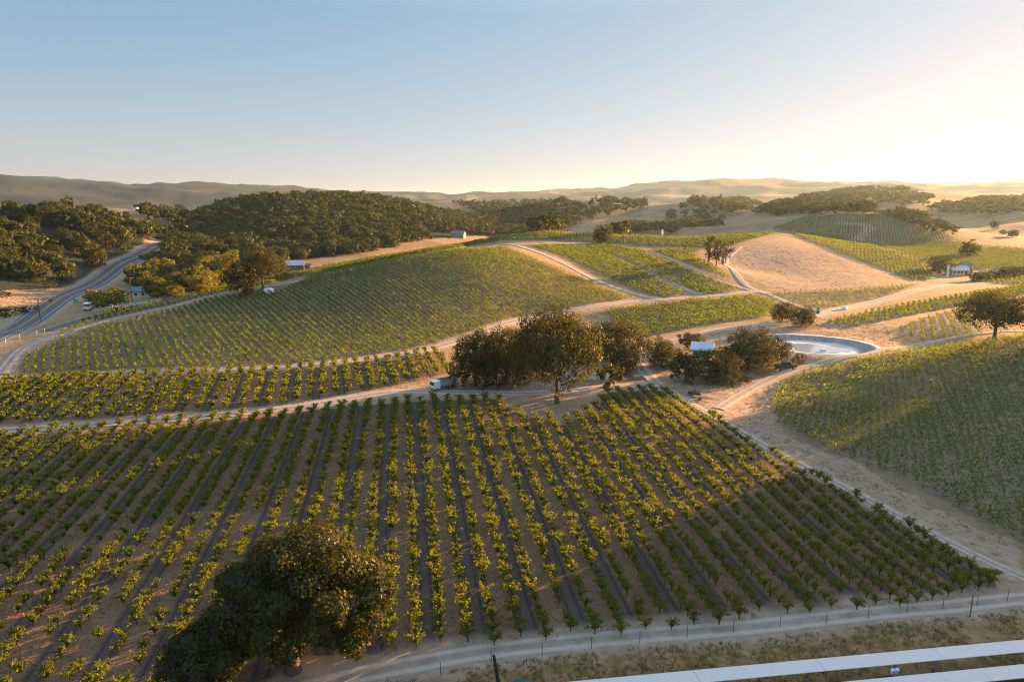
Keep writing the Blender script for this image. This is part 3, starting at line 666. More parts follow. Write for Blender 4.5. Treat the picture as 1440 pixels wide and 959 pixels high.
lo = [(-0.5,0,4.0,2.0),(1.3,0.5,4.6,1.9),(-2.0,0.3,3.5,1.6),(-2.5,-0.8,2.4,1.3),(0.4,-1.6,3.0,1.7),(2.3,-1,3.4,1.7),(-1.2,-1.6,2.0,1.3),(3.0,0.8,4.2,1.6),(0,1.8,4.2,1.8),(1.6,-1.8,1.9,1.2)]
ks = Kind('low_oak', 5, 6.5, 0, 17000, 0.24, 32, fork=0.3, r0=0.3, lobes=lo, limbs=8)
plant(ks, p1, 5, 6.5, 0.0, 'oak_tree', 'low dark oak in shade just left of the great front oak', 'tree')
for a in [
 (783,567,132,439,0,'broad valley oak with a bare trunk standing on the tan patch above the front field'),
 (668,543,72,462,1,'dark dense oak at the left end of the grove beside the white truck'),
 (712,541,72,453,2,'dark oak with a gold lit top between the truck-side oak and the valley oak'),
 (742,528,60,462,1,'dark oak half hidden just behind the left side of the valley oak'),
 (862,522,100,444,3,'wide flat-topped oak behind the right side of the valley oak'),
 (930,516,42,473,1,'dark round oak at the left end of the ranch trees'),
 (1010,538,64,488,2,'dark broad oak in front of the pale blue roof on its right side'),
 (1052,520,72,459,0,'tall spreading oak at the left rim of the reservoir'),
 (1088,508,52,472,3,'lighter oak at the right end of the ranch trees beside the dark truck'),
 (1398,478,100,414,1,'large dark oak standing alone at the top of the right field'),
 (1100,453,36,423,2,'left one of two oaks on the far rim of the reservoir'),
 (1128,459,36,430,0,'right one of two oaks on the far rim of the reservoir'),
 (370,408,62,352,3,'large tree with a visible trunk on the crest of the vineyard hill'),
]:
    px_tree(OAKS2 if a[0] in (783,370,1398) else OAKS, *a[:4], 'oak_tree', a[5], a[4])
for a in [
 (972,490,40,466,0,'small round oak just behind the pale blue ranch roof'),
 (963,537,46,488,1,'yellow-green dense round tree left in front of the pale blue roof'),
 (1028,512,36,480,2,'middle oak immediately right of the pale blue ranch roof'),
 (847,344,30,314,3,'lone oak on the far crest with a clear trunk'),
 (1322,384,36,360,4,'brown-green tree behind the white right-hand house'),
 (1362,361,30,336,5,'round dark tree alone on the hazy vine slope'),
 (345,415,56,362,0,'leafy tree with thin trunk just left of the large crest tree'),
]:
    px_tree(MIDS, *a[:4], 'oak_tree', a[5], a[4])
px_tree(BUSH, 857,544,42,508, 'bush', 'dark rounded bush beside the grove at the road bend', 0, 'bush')
px_tree(BUSH, 1122,512,20,496, 'bush', 'bright green round bush right of the dark truck', 1, 'bush')
px_tree(BUSH, 1045,536,28,528, 'bush', 'low dark clump of weeds on the bare yard right of the ranch trees', 2, 'bush')
# three gum trees with bare stems
def gum(seed, H):
    rng = np.random.default_rng(seed); stems = []; lobes = []
    for i in range(3):
        x, y = rng.uniform(-1.6,1.6), rng.uniform(-1,1); h = H*rng.uniform(0.8,1.0)
        stems.append(tube([(x*.3,y*.3,-.3),(x*.6,y*.6,h*.35),(x,y,h*.7),(x*1.2,y*1.2,h*.95)], [0.3,0.24,0.16,0.05], 6))
        for k in range(8): lobes.append((x+rng.uniform(-1.9,1.9), y+rng.uniform(-1.4,1.4), h*rng.uniform(0.28,0.95), rng.uniform(0.7,1.4)))
    return crown_from_lobes(lobes, 2200, 0.42, rng, flat=1.3), merge(stems)
for i, (bx, by, lab) in enumerate([(996,372,'left one of three tall thin gum trees by the bare tan hill'),(1007,374,'middle one of three tall thin gum trees by the bare tan hill'),(1018,371,'right one of three tall thin gum trees by the bare tan hill')]):
    p = g1(bx, by); c, t = gum(800+i, 13.0 - i*0.7); e = empty('gum_tree', p, i*1.3, lab, 'tree')
    link('crown', mesh_np('gum_crown', *c), M_EUC, e); link('trunk', mesh_np('gum_trunk', *t, True), M_PALEBARK, e)
# golden poplars and willows in the valley left of the hill
for i, (bx, by, w, top) in enumerate([(130,432,24,402),(143,434,26,408),(163,432,46,400),(196,398,34,366),(214,392,30,362),(236,392,32,358),(262,402,34,372),(285,404,30,370),(222,412,34,386),(300,395,40,352),(322,396,38,350),(250,418,26,398),(395,392,30,366)]):
    px_tree(GOLDS, bx, by, w, top, 'poplar_tree', ['golden green leafy tree in the valley left of the vineyard hill'][0], i, 'tree', 'golden trees in the valley left of the vineyard hill')
# the wooded hills: each nearer tree on its own
def scatter(poly, sp, rng, n_try=9000):
    lo, hi = poly.min(0), poly.max(0); P = np.empty((0,2)); cand = rng.uniform(lo, hi, (n_try, 2)); cand = cand[inside(cand[:,0], cand[:,1], poly)]
    keep = []
    for c in cand:
        if not keep or ((np.array(keep)-c)**2).sum(1).min() > sp*sp*rng.uniform(0.7,1.3): keep.append(c)
    return np.array(keep)
rngt = np.random.default_rng(23)
def wood_things(px, sp, label, group, kinds, Rr=(4.0,6.5), Hr=(7,11), most=200, name='oak_tree', poly=None, rest_label=None):
    poly = world_poly(px) if poly is None else poly; P = scatter(poly, sp, rngt, 16000)
    P = P[np.argsort(np.hypot(P[:,0], P[:,1]))]
    for i, (x, y) in enumerate(P[:most]):
        plant(kinds[i % len(kinds)], (x, y, float(gz(x, y))-0.3), rngt.uniform(*Rr), rngt.uniform(*Hr), rngt.uniform(0, 6.28), name, label, 'tree', group)
    print('wood', len(P))
    if len(P) > most: wood_mass(None, 0, rest_label, (Rr[0],Rr[1]), (Hr[0],Hr[1]), n=480, leaf=1.1, pts=P[most:])
    return min(len(P), most)
def wood_mass(px, sp, label, Rr=(3.5,6), Hr=(6,10), mat=M_WOOD, n=26, leaf=2.0, poly=None, n_try=14000, excl=None, pts=None):
    P = pts if pts is not None else scatter(world_poly(px) if poly is None else poly, sp, rngt, n_try)
    if excl is not None: P = P[~inside(P[:,0], P[:,1], excl)]
    rng = rngt; ms = []
    for k in range(8):
        lb = auto_lobes(1.0, 0.95, 0.7, 6, rng, low=-0.8); ms.append(crown_from_lobes(lb, n, leaf/5.0, rng))
    Z = gz(P[:,0], P[:,1]); VV, FF, o = [], [], 0
    for i, (x, y) in enumerate(P):
        V, Fq = ms[i % 8]; R, H, a = rng.uniform(*Rr), rng.uniform(*Hr)/1.7, rng.uniform(0, 6.28); c, s = math.cos(a), math.sin(a)
        VV.append(np.column_stack([(V[:,0]*c-V[:,1]*s)*R+x, (V[:,0]*s+V[:,1]*c)*R+y, V[:,2]*H+Z[i]-0.4])); FF.append(Fq+o); o += len(V)
    return tag(link('oak_woodland', mesh_np('oak_woodland', np.vstack(VV), np.vstack(FF)), mat), label, 'woodland', None, 'stuff')
NW = 0
VALLEY = world_poly([(188,402),(200,380),(236,356),(262,374),(330,392),(352,398),(300,408),(228,420)])
NW += wood_things(None, 7.5, 'rounded green tree in the crowded valley wood between the highway and the vineyard crest', 'trees in the valley between highway and crest', GOLDS+MIDS[:2], (3.6,6.0), (6,10), 40, name='valley_tree', poly=VALLEY, rest_label='low leafy trees filling the valley beside the highway')
LEFT_HILL = world_poly([(-70,398),(0,396),(60,398),(120,394),(165,372),(200,345),(205,322),(150,305),(60,304),(-70,312)])
NW += wood_things(None, 8.6, 'round dark oak crowded with others on the wooded hill left of the highway', 'oaks on the wooded hill left of the highway', SMALL[:5]+MIDS[:3], (4.8,7.6), (8,14), 125, poly=LEFT_HILL, rest_label='dense dark oak wood over the top of the wooded hill left of the highway')
MIDF = world_poly([(232,372),(262,392),(330,392),(395,374),(430,366),(520,354),(600,340),(596,326),(520,318),(470,322),(400,326),(330,330),(262,338),(240,350)])
NW += wood_things(None, 8.2, 'round dark oak crowded with others on the lower slope of the central wooded hill', 'oaks on the lower slope of the central wooded hill', SMALL+MIDS[:2], (4.6,7.4), (7,12), 130, poly=MIDF, rest_label='dense dark oak wood on the middle slope of the central wooded hill')
print('forest trees', NW)
UPPER = np.array([at_dist(px_, Y_)[:2] for px_, Y_ in [(235,520),(262,480),(330,540),(400,545),(470,560),(520,570),(596,620),(640,640),(775,740),(770,860),(690,870),(600,900),(520,870),(400,840),(300,800),(250,780)]])
wood_mass(None, 8.2, 'dense dark oak wood covering the upper slopes of the central wooded hill', (4.8,7.5), (8,12.5), n=480, leaf=1.1, poly=UPPER, n_try=20000)
wood_mass([(180,340),(232,340),(258,300),(205,298),(190,310)], 8.5, 'dark shaded wood in the gap where the highway disappears', (5,7), (9,13), n=480, leaf=1.1)
wood_mass([(640,288),(760,286),(820,292),(760,308),(680,306)], 14, 'hazy wood on the low ridge beyond the central wooded hill', (7,11), (9,13), n=130, leaf=1.6, n_try=6000)
wood_mass([(775,316),(800,296),(850,283),(905,280),(908,294),(860,306),(800,318)], 9.5, 'dark wooded knoll left of the tan grass strip', (5,8), (8,12), n=200, leaf=1.45)
wood_mass([(925,316),(950,296),(975,282),(1040,278),(1070,290),(1030,302),(1010,318),(960,325)], 9.5, 'brown-green wooded knoll behind the lone crest oak', (5,8), (8,12), n=200, leaf=1.45)
wood_mass([(1100,296),(1130,280),(1180,272),(1220,290),(1225,304),(1140,306)], 10.5, 'olive wooded knoll behind the far vine slope', (6,9), (8,12), n=200, leaf=1.45)
wood_mass([(1170,272),(1210,268),(1270,268),(1310,282),(1300,292),(1230,290)], 13, 'hazy wooded ridge left of the sun glow', (7,11), (9,13), n=130, leaf=1.6)
wood_mass([(1300,296),(1380,284),(1445,282),(1500,282),(1500,296),(1400,304),(1330,304)], 12, 'hazy brown wood on the far right rise', (6,10), (8,12), n=130, leaf=1.6)
wood_mass([(1248,305),(1275,303),(1335,322),(1342,330),(1320,331),(1275,316)], 6.5, 'dark grove on the shoulder of the far right vine slope', (4,6), (6,9), n=260, leaf=1.3)
wood_mass([(1062,302),(1092,288),(1140,282),(1128,298),(1095,306)], 9.5, 'small wood in the fold between the two brown-green knolls', (5,8), (8,12), n=200, leaf=1.45)
wood_mass([(736,326),(765,312),(800,300),(812,316),(775,328)], 9, 'dark straggling wood at the foot of the wooded knoll behind the far vine crest', (5,8), (8,12), n=200, leaf=1.45)
wood_mass([(868,331),(905,328),(950,331),(950,322),(900,318),(868,324)], 8, 'line of trees just beyond the far vine crest', (5,7), (7,10), n=200, leaf=1.45)

# ------------------------------------------------------------------ evening haze: one box of thin even air round the whole scene
def build_haze():
    R = 14500.0; z0, z1 = float(GZ.min())-1.0, float(GZ.max())+30.0
    V = [(x, y, z) for z in (z0, z1) for x, y in ((-R,-R),(R,-R),(R,R),(-R,R))]
    Fq = [(3,2,1,0),(4,5,6,7),(0,1,5,4),(1,2,6,5),(2,3,7,6),(3,0,4,7)]
    m, nt = new_mat('haze'); v = N(nt, 'VolumePrincipled'); o = N(nt, 'OutputMaterial'); L(nt, v.outputs[0], o.inputs['Volume'])
    v.inputs['Color'].default_value = (0.52, 0.74, 1.0, 1); v.inputs['Density'].default_value = 0.000042; v.inputs['Anisotropy'].default_value = 0.45
    tag(link('haze', mesh_np('haze', np.array(V), np.array(Fq)), m), 'thin warm evening haze over the whole valley', 'haze', None, 'stuff')
build_haze()

# ------------------------------------------------------------------ small-object helpers
class MB:
    def __init__(s): s.V, s.F = [], []
    def add(s, V, Fc): o = len(s.V); s.V += [tuple(v) for v in V]; s.F += [tuple(i+o for i in f) for f in Fc]; return s
    def box(s, c, d, rz=0.0, taper=1.0):
        x, y, z = d[0]/2, d[1]/2, d[2]/2; P = []
        for k, t in ((-1,1.0),(1,taper)):
            for a, b in ((-1,-1),(1,-1),(1,1),(-1,1)):
                X, Y = a*x*t, b*y*t; P.append((c[0]+X*math.cos(rz)-Y*math.sin(rz), c[1]+X*math.sin(rz)+Y*math.cos(rz), c[2]+k*z))
        return s.add(P, [(3,2,1,0),(4,5,6,7),(0,1,5,4),(1,2,6,5),(2,3,7,6),(3,0,4,7)])
    def cyl(s, p, q, r0, r1=None, n=10):
        r1 = r0 if r1 is None else r1; p, q = Vector(p), Vector(q); d = (q-p).normalized(); a = d.orthogonal().normalized(); b = d.cross(a); P = []
        for c, r in ((p, r0), (q, r1)):
            for k in range(n): t = 2*math.pi*k/n; P.append(c + (a*math.cos(t)+b*math.sin(t))*r)
        return s.add(P, [tuple(range(n))[::-1], tuple(range(n, 2*n))] + [(k, (k+1)%n, n+(k+1)%n, n+k) for k in range(n)])
    def prism(s, prof, y0, y1):                    # profile in x,z pushed along y
        n = len(prof); P = [(x, y0, z) for x, z in prof] + [(x, y1, z) for x, z in prof]
        return s.add(P, [tuple(range(n)), tuple(range(n, 2*n))[::-1]] + [(k, n+k, n+(k+1)%n, (k+1)%n) for k in range(n)])
    def dome(s, c, r, h, n=18, m=6, zs=0.0):
        P, Fc = [], []
        for i in range(m):
            t = i/m*math.pi/2
            for k in range(n): a = 2*math.pi*k/n; P.append((c[0]+r*math.cos(t)*math.cos(a), c[1]+r*math.cos(t)*math.sin(a), c[2]+h*math.sin(t)))
        P.append((c[0], c[1], c[2]+h))
        for i in range(m-1): Fc += [(i*n+k, i*n+(k+1)%n, (i+1)*n+(k+1)%n, (i+1)*n+k) for k in range(n)]
        Fc += [((m-1)*n+k, (m-1)*n+(k+1)%n, len(P)-1) for k in range(n)]
        return s.add(P, Fc)
    def build(s, name, mat, parent=None, bevel=0.0, smooth=False):
        me = bpy.data.meshes.new(name); me.from_pydata(s.V, [], s.F)
        if bevel:
            bm = bmesh.new(); bm.from_mesh(me); bmesh.ops.recalc_face_normals(bm, faces=bm.faces); bmesh.ops.bevel(bm, geom=list(bm.edges), offset=bevel, segments=2, affect='EDGES', clamp_overlap=True); bm.to_mesh(me); bm.free()
        else:
            bm = bmesh.new(); bm.from_mesh(me); bmesh.ops.recalc_face_normals(bm, faces=bm.faces); bm.to_mesh(me); bm.free()
        if smooth:
            for f in me.polygons: f.use_smooth = True
        return link(name, me, mat, parent)
WHITE = simple('white_paint', (0.74,0.73,0.70), 0.5, 0.06, 1.5); GREY = simple('grey_metal', (0.33,0.34,0.35), 0.45, 0.1, 2.0, 0.5, 0.4)
DARK = simple('dark_paint', (0.03,0.032,0.036), 0.4, 0.1, 2.0, 0.5); GLASS = simple('dark_glass', (0.02,0.025,0.03), 0.12, 0.05, 1.0, 0.6); RUBBER = simple('rubber', (0.02,0.02,0.02), 0.9)
TEAL = simple('teal_roof', (0.06,0.15,0.17), 0.55, 0.2, 0.8); PALEBLUE = simple('pale_blue_roof', (0.45,0.53,0.60), 0.45, 0.1, 0.8, 0.4); TINROOF = simple('tin_roof', (0.46,0.44,0.42), 0.4, 0.12, 0.7, 0.5, 0.3)
BROWN = simple('brown_board', (0.16,0.09,0.05), 0.85, 0.25, 1.5); CREAM = simple('cream_wall', (0.55,0.47,0.37), 0.85, 0.1, 0.6); GREYROOF = simple('grey_roof', (0.14,0.14,0.15), 0.7, 0.15, 0.8)
WOOD = bark_mat('weathered_wood', (0.06,0.048,0.04), (0.17,0.14,0.115)); DKWOOD = bark_mat('dark_wood', (0.02,0.016,0.013), (0.06,0.048,0.04)); STEEL = simple('rusty_steel', (0.16,0.12,0.095), 0.7, 0.3, 4.0, 0.4, 0.5)
SIGNGREEN = simple('sign_green', (0.01,0.30,0.17), 0.4, 0.05); TANKGREEN = simple('tank_green', (0.012,0.055,0.045), 0.45, 0.2, 1.5, 0.4)
def base(px, py, Y=None): return at_dist(px, Y) if Y else g1(px, py)
def yaw_px(a, b):
    p, q = g1(*a), g1(*b); return math.atan2(q[1]-p[1], q[0]-p[0])

# ------------------------------------------------------------------ the reservoir liner and its last water
def liner():
    nr, na = 26, 120; V, ql = [], []
    for i in range(nr):
        q = 0.02 + 1.08*i/(nr-1)
        for k in range(na):
            a = 2*math.pi*k/na; c, s_ = math.cos(PONDA), math.sin(PONDA); X, Y = PONDR[0]*q*math.cos(a), PONDR[1]*q*math.sin(a)
            V.append((PONDC[0]+X*c-Y*s_, PONDC[1]+X*s_+Y*c)); ql.append(q)
    V = np.array(V); ql = np.array(ql); Z = gz(V[:,0], V[:,1]) + 0.10 + 0.05*vnoise(V[:,0]/2, V[:,1]/2, 41)
    Z = np.where(ql > 1.07, Z-0.25, Z)
    idx = np.arange(nr*na).reshape(nr, na); Fq = np.stack([idx[:-1], np.roll(idx[:-1], -1, 1), np.roll(idx[1:], -1, 1), idx[1:]], -1).reshape(-1, 4)
    m, nt = new_mat('pond_liner'); P = N(nt, 'TexCoord').outputs['Object']; n1 = noise(nt, 0.25, 5, 0.6, P); n2 = noise(nt, 2.0, 4, 0.6, P)
    w = N(nt, 'TexWave'); w.inputs['Scale'].default_value = 0.16; w.inputs['Distortion'].default_value = 1.4; w.inputs['Detail'].default_value = 1.5; L(nt, P, w.inputs['Vector'])
    q = attr(nt, 'radial').outputs['Fac']
    wall = ramp(nt, n1, [(0.3, (0.17,0.165,0.175)), (0.7, (0.27,0.26,0.27))]); flo = ramp(nt, n1, [(0.3, (0.46,0.44,0.44)), (0.7, (0.66,0.63,0.61))])
    c = mixc(nt, mrange(nt, q, 0.70, 0.80), flo, wall); c = mixc(nt, mrange(nt, w.outputs['Fac'], 0.0, 0.035, 0.8, 0), c, (0.10,0.10,0.12)); c = mixc(nt, mrange(nt, q, 0.98, 1.02), c, (0.66,0.65,0.63))
    finish(nt, c, 0.75, n2, 0.4, 0.08, 0.15)
    me = mesh_np('liner', np.column_stack([V, Z]), Fq, True); at = me.attributes.new('radial', 'FLOAT', 'POINT'); at.data.foreach_set('value', ql.astype(np.float32))
    e = empty('reservoir', (0,0,0), 0, 'nearly empty oval reservoir lined with pale blue-grey sheeting', 'reservoir'); link('liner', me, m, e)
    wm_, nt = new_mat('shallow_water'); finish(nt, (0.30,0.33,0.38), 0.08, noise(nt, 3, 3, 0.5, N(nt, 'TexCoord').outputs['Object']), 0.05, 0.02, 0.5)
    pts = []; c, s_ = math.cos(PONDA), math.sin(PONDA)
    for k in range(40):
        a = 2*math.pi*k/40; r = 0.46*(1+0.16*math.sin(3*a+1)+0.08*math.sin(5*a)); X, Y = PONDR[0]*(r*math.cos(a)+0.12), PONDR[1]*(r*math.sin(a)-0.06)
        pts.append((PONDC[0]+X*c-Y*s_, PONDC[1]+X*s_+Y*c, PONDZ-1.05+0.16))
    b = MB(); b.add(pts + [(p[0], p[1], p[2]-0.4) for p in pts], [tuple(range(40))] + [(k, (k+1)%40, 40+(k+1)%40, 40+k) for k in range(40)]); b.build('water', wm_, e)
liner()
p = g1(1158, 494); e = empty('valve_box', p, 0.2, 'small white box on the near bank of the reservoir', 'box')
b = MB().box((0,0,0.3), (1.2,0.8,0.6)).build('housing', WHITE, e, 0.05); MB().box((0,0,0.64), (1.3,0.9,0.08)).build('lid', WHITE, e, 0.02)

# ------------------------------------------------------------------ buildings
def house(px, py, Lx, Ly, hw, hr, yaw, roof, wall, label, name='house', cat='house', windows=3, chimney=False, door=True, Y=None, loc=None):
    p = base(px, py, Y) if loc is None else loc; e = empty(name, p, yaw, label, cat)
    body = MB().box((0,0,hw/2-0.5), (Lx,Ly,hw+1.0)); g = MB()
    for s_ in (-1, 1): g.add([(s_*Lx/2,-Ly/2,hw),(s_*Lx/2,Ly/2,hw),(s_*Lx/2,0,hw+hr),(s_*(Lx/2-0.2),-Ly/2,hw),(s_*(Lx/2-0.2),Ly/2,hw),(s_*(Lx/2-0.2),0,hw+hr)], [(0,1,2),(3,5,4),(0,3,4,1),(1,4,5,2),(2,5,3,0)])
    body.V += g.V; o = 8; body.F += [tuple(i+o for i in f) for f in g.F]
    body.build('wall', wall, e)
    ov, t = 0.5, 0.14; k = hr/(Ly/2); r = MB()
    for s_ in (-1, 1):
        a = [(-Lx/2-ov, s_*(Ly/2+ov), hw-ov*k), (Lx/2+ov, s_*(Ly/2+ov), hw-ov*k), (Lx/2+ov, 0, hw+hr), (-Lx/2-ov, 0, hw+hr)]
        r.add([(x,y,z+0.02) for x,y,z in a]+[(x,y,z+t) for x,y,z in a], [(0,1,2,3),(7,6,5,4),(0,4,5,1),(1,5,6,2),(2,6,7,3),(3,7,4,0)])
        nrib = int(Lx/0.8)
        for i in range(nrib):
            x = -Lx/2 + (i+0.5)*Lx/nrib; r.cyl((x, s_*(Ly/2+ov), hw-ov*k+t), (x, 0, hw+hr+t), 0.045, n=4)
    ro = r.build('roof', roof, e)
    if chimney: MB().box((Lx*0.2, 0.6, hw+hr+0.4), (0.8,0.8,1.8)).build('chimney', CREAM, ro)
    for i in range(windows):
        x = -Lx/2 + (i+0.7)*Lx/(windows+0.6)
        for s_ in (-1, 1):
            f = MB().box((x, s_*(Ly/2+0.03), hw*0.58), (1.3,0.08,1.3)).build('window', WHITE, e); MB().box((x, s_*(Ly/2+0.06), hw*0.58), (1.05,0.06,1.05)).build('pane', GLASS, f)
    if door:
        d = MB().box((Lx*0.42-0.6, -Ly/2-0.03, 1.05), (1.0,0.08,2.1)).build('door', BROWN, e); MB().box((Lx*0.42-0.95, -Ly/2-0.09, 1.0), (0.06,0.06,0.16)).build('handle', GREY, d)
    return e
house(987, 503, 4.4, 4.6, 2.6, 1.2, -0.35, PALEBLUE, WHITE, 'ranch building with a pale blue metal roof among the round oaks')
house(824, 530, 9.0, 5.0, 2.6, 1.2, 0.05, GREYROOF, WHITE, 'low white house half hidden behind the valley oak')
house(884, 514, 3.2, 2.8, 2.2, 0.7, 0.2, GREYROOF, BROWN, 'small dark shed beside the yard track right of the grove', 'shed', 'shed', 0)
house(416, 381, 9.0, 6.5, 2.8, 2.0, 0.15, TINROOF, BROWN, 'brown house with a sunlit white roof just behind the vineyard crest', Y=350)
house(432, 380, 3.6, 3.0, 2.2, 0.8, 0.15, GREYROOF, BROWN, 'small dark outbuilding right of the sunlit white-roofed house', 'shed', 'shed', 0, Y=352)
house(645, 334, 11.5, 7, 3.4, 2.4, -0.25, GREYROOF, simple('aged_board', (0.27,0.24,0.21), 0.8, 0.2, 1.0), 'old grey-roofed barn with a pale end wall at the foot of the wooded hill', 'barn', 'barn', 2)
house(205, 424, 9.0, 5.0, 2.8, 1.3, 0.25, TEAL, CREAM, 'ranch house with a blue-green roof in the valley by the side road', Y=262)
house(190, 294, 18, 8, 4.0, 2.0, -0.1, TINROOF, WHITE, 'long white building on top of the left wooded hill', windows=5)
house(1345, 387, 9, 5, 2.8, 1.7, 0.1, TINROOF, CREAM, 'cream house with a pale roof and white tower at right below the hazy vines', chimney=False, windows=4)
house(1357, 388, 4.5, 5, 3.8, 1.4, 0.1, GREYROOF, CREAM, 'taller cream block standing just right of the cream towered house', 'house', 'house', 2, Y=352)
p = base(1332, 390); e = empty('tower', p, 0.1, 'slim white tower in front of the cream house at right', 'tower'); MB().box((0,0,2.6), (0.9,0.9,6.2), 0, 0.85).build('shaft', WHITE, e, 0.04)
MB().box((0,0,5.8), (1.1,1.1,0.3)).build('cornice', WHITE, e); MB().box((0,0,6.4), (1.0,1.0,0.9), 0, 0.05).build('cap', GREYROOF, e)
p = base(931, 331, 402); e = empty('white_tank', p, 0, 'slim white cylinder standing on the far vine crest', 'tank'); MB().cyl((0,0,-0.5), (0,0,3.6), 0.5, 0.5, 16).build('barrel', WHITE, e, 0, True); MB().dome((0,0,3.6), 0.5, 0.3).build('top', WHITE, e, 0, True)
p = base(1187, 436); e = empty('water_tank', p, 0, 'round white water tank beside the hill track below the bare hill', 'tank'); MB().cyl((0,0,-0.3), (0,0,1.1), 0.9, 0.9, 20).build('barrel', WHITE, e, 0, True); MB().dome((0,0,1.1), 0.9, 0.3).build('top', WHITE, e, 0, True)
house(1147, 441, 2.0, 1.6, 1.3, 0.4, 0.2, TINROOF, WHITE, 'tiny white pump shed at the foot of the hill track', 'shed', 'shed', 0)

# ------------------------------------------------------------------ vehicles
def wheels(e, pts, r=0.36, w=0.24):
    for x, y in pts:
        t = MB().cyl((x, y-w/2, r), (x, y+w/2, r), r, r, 16).build('wheel', RUBBER, e); MB().cyl((x, y-w/2-0.012, r), (x, y+w/2+0.012, r), r*0.55, r*0.55, 12).build('rim', GREY, t)
def pickup(p, yaw, paint, label, cab=True):
    e = empty('pickup_truck', p, yaw, label, 'pickup')
    MB().prism([(-2.6,0.5),(2.6,0.5),(2.65,0.95),(1.15,1.08),(-0.6,1.1),(-2.6,1.1)], -0.92, 0.92).build('body', paint, e, 0.05)
    c = MB().prism([(-0.75,1.08),(1.2,1.06),(0.55,1.72),(-0.6,1.75)], -0.82, 0.82).build('cab', paint, e, 0.05)
    MB().prism([(-0.66,1.16),(1.03,1.14),(0.5,1.62),(-0.55,1.65)], -0.835, 0.835).build('window', GLASS, c)
    MB().box((-1.65,0,1.14), (1.7,1.55,0.1)).build('bed', DARK, e)
    for s_ in (-1,1): MB().box((2.62,s_*0.68,0.82), (0.08,0.34,0.18)).build('headlight', WHITE, e)
    wheels(e, [(1.65,-0.86),(1.65,0.86),(-1.6,-0.86),(-1.6,0.86)], 0.4); return e
pickup(g1(1104,519), 0.25, DARK, 'dark pickup parked on the yard between the ranch trees and the green bush')
def car(p, yaw, paint, label):
    e = empty('car', p, yaw, label, 'car')
    MB().prism([(-2.2,0.35),(2.2,0.35),(2.25,0.75),(1.0,0.92),(-1.9,0.95),(-2.25,0.8)], -0.88, 0.88).build('body', paint, e, 0.06)
    c = MB().prism([(-1.8,0.93),(1.05,0.9),(0.35,1.42),(-1.2,1.45)], -0.74, 0.74).build('cabin', paint, e, 0.05); MB().prism([(-1.62,0.98),(0.85,0.96),(0.3,1.34),(-1.12,1.37)], -0.755, 0.755).build('window', GLASS, c)
    wheels(e, [(1.35,-0.82),(1.35,0.82),(-1.35,-0.82),(-1.35,0.82)], 0.33, 0.2); return e
car(g1(166,437.5), yaw_px((125,447),(205,427)), DARK, 'small dark car driving on the side road at left')
def lorry(p, yaw, label, Lb, box, cabm):
    e = empty('truck', p, yaw, label, 'truck'); zc = 1.1
    MB().box((0,0,0.75), (Lb+2.2,0.9,0.25)).build('chassis', DARK, e)
    b = MB().box((-1.0,0,zc+0.05), (Lb,2.4,0.12))
    for y in (-1.2,1.2): b.box((-1.0,y,zc+0.85), (Lb,0.1,1.6))
    for x in (-1.0-Lb/2,-1.0+Lb/2): b.box((x,0,zc+0.852), (0.1,2.29,1.6))
    bo = b.build('cargo_box', box, e); r_ = MB()
    for i in range(7):
        for y in (-1.27,1.27): r_.box((-1.0-Lb/2+(i+0.5)*Lb/7, y, zc+0.85), (0.1,0.05,1.55))
    r_.build('rib', box, bo)
    c = MB().prism([(Lb/2-0.9,0.6),(Lb/2+1.1,0.6),(Lb/2+1.15,1.5),(Lb/2+0.9,2.6),(Lb/2-0.9,2.7)], -1.15, 1.15).build('cab', cabm, e, 0.08); MB().prism([(Lb/2+1.10,1.62),(Lb/2+1.2,1.62),(Lb/2+1.0,2.4),(Lb/2+0.9,2.4)], -1.0, 1.0).build('windscreen', GLASS, c)
    for s_ in (-1,1): MB().box((Lb/2+1.14,s_*0.85,0.95), (0.08,0.3,0.2)).build('headlight', GLASS, e)
    wheels(e, [(Lb/2+0.3,-1.0),(Lb/2+0.3,1.0),(-Lb/2-0.2,-1.0),(-Lb/2-0.2,1.0),(-Lb/2+0.9,-1.0),(-Lb/2+0.9,1.0)], 0.48, 0.3); return e; return e
p = g1(623,547); lorry(p, math.radians(218), 'white open-topped truck parked at the left end of the oak grove', 4.6, GREY, WHITE).scale = (0.78,)*3
p = base(125, 436, 236); lorry(p, math.radians(-70), 'small white truck parked beside the golden bushes at the road junction', 2.6, WHITE, WHITE)
# utility cart with a flat trailer on the bare yard
p = g1(977, 556); e = empty('utility_cart', p, -0.5, 'dark open utility cart on the bare yard beside the edge track', 'cart')
MB().box((0,0,0.55), (2.6,1.3,0.3)).build('body', DARK, e, 0.05); MB().box((0.1,0,0.9), (0.7,1.2,0.45)).build('seat', STEEL, e, 0.06); rb = MB()
for x in (-0.3,0.7):
    for y in (-0.6,0.6): rb.cyl((x,y,0.65), (x,y,1.8), 0.03, n=6)
rb.build('roll_bar', DARK, e); MB().box((0.2,0,1.82), (1.3,1.35,0.06)).build('roof', DARK, e, 0.02); wheels(e, [(0.9,-0.62),(0.9,0.62),(-0.9,-0.62),(-0.9,0.62)], 0.32, 0.22)
p = g1(985, 562); e = empty('flat_trailer', p, -0.5, 'low pale flat trailer just in front of the dark utility cart', 'trailer')
MB().box((0,0,0.55), (2.9,1.5,0.14)).build('deck', WOOD, e); MB().cyl((1.4,0,0.5), (2.4,0,0.42), 0.05, n=6).build('drawbar', STEEL, e); wheels(e, [(0,-0.8),(0,0.8)], 0.3, 0.2)
p = g1(897, 533); e = empty('log_pile', p, 0.3, 'small pile of pale logs beside the road bend', 'logs')
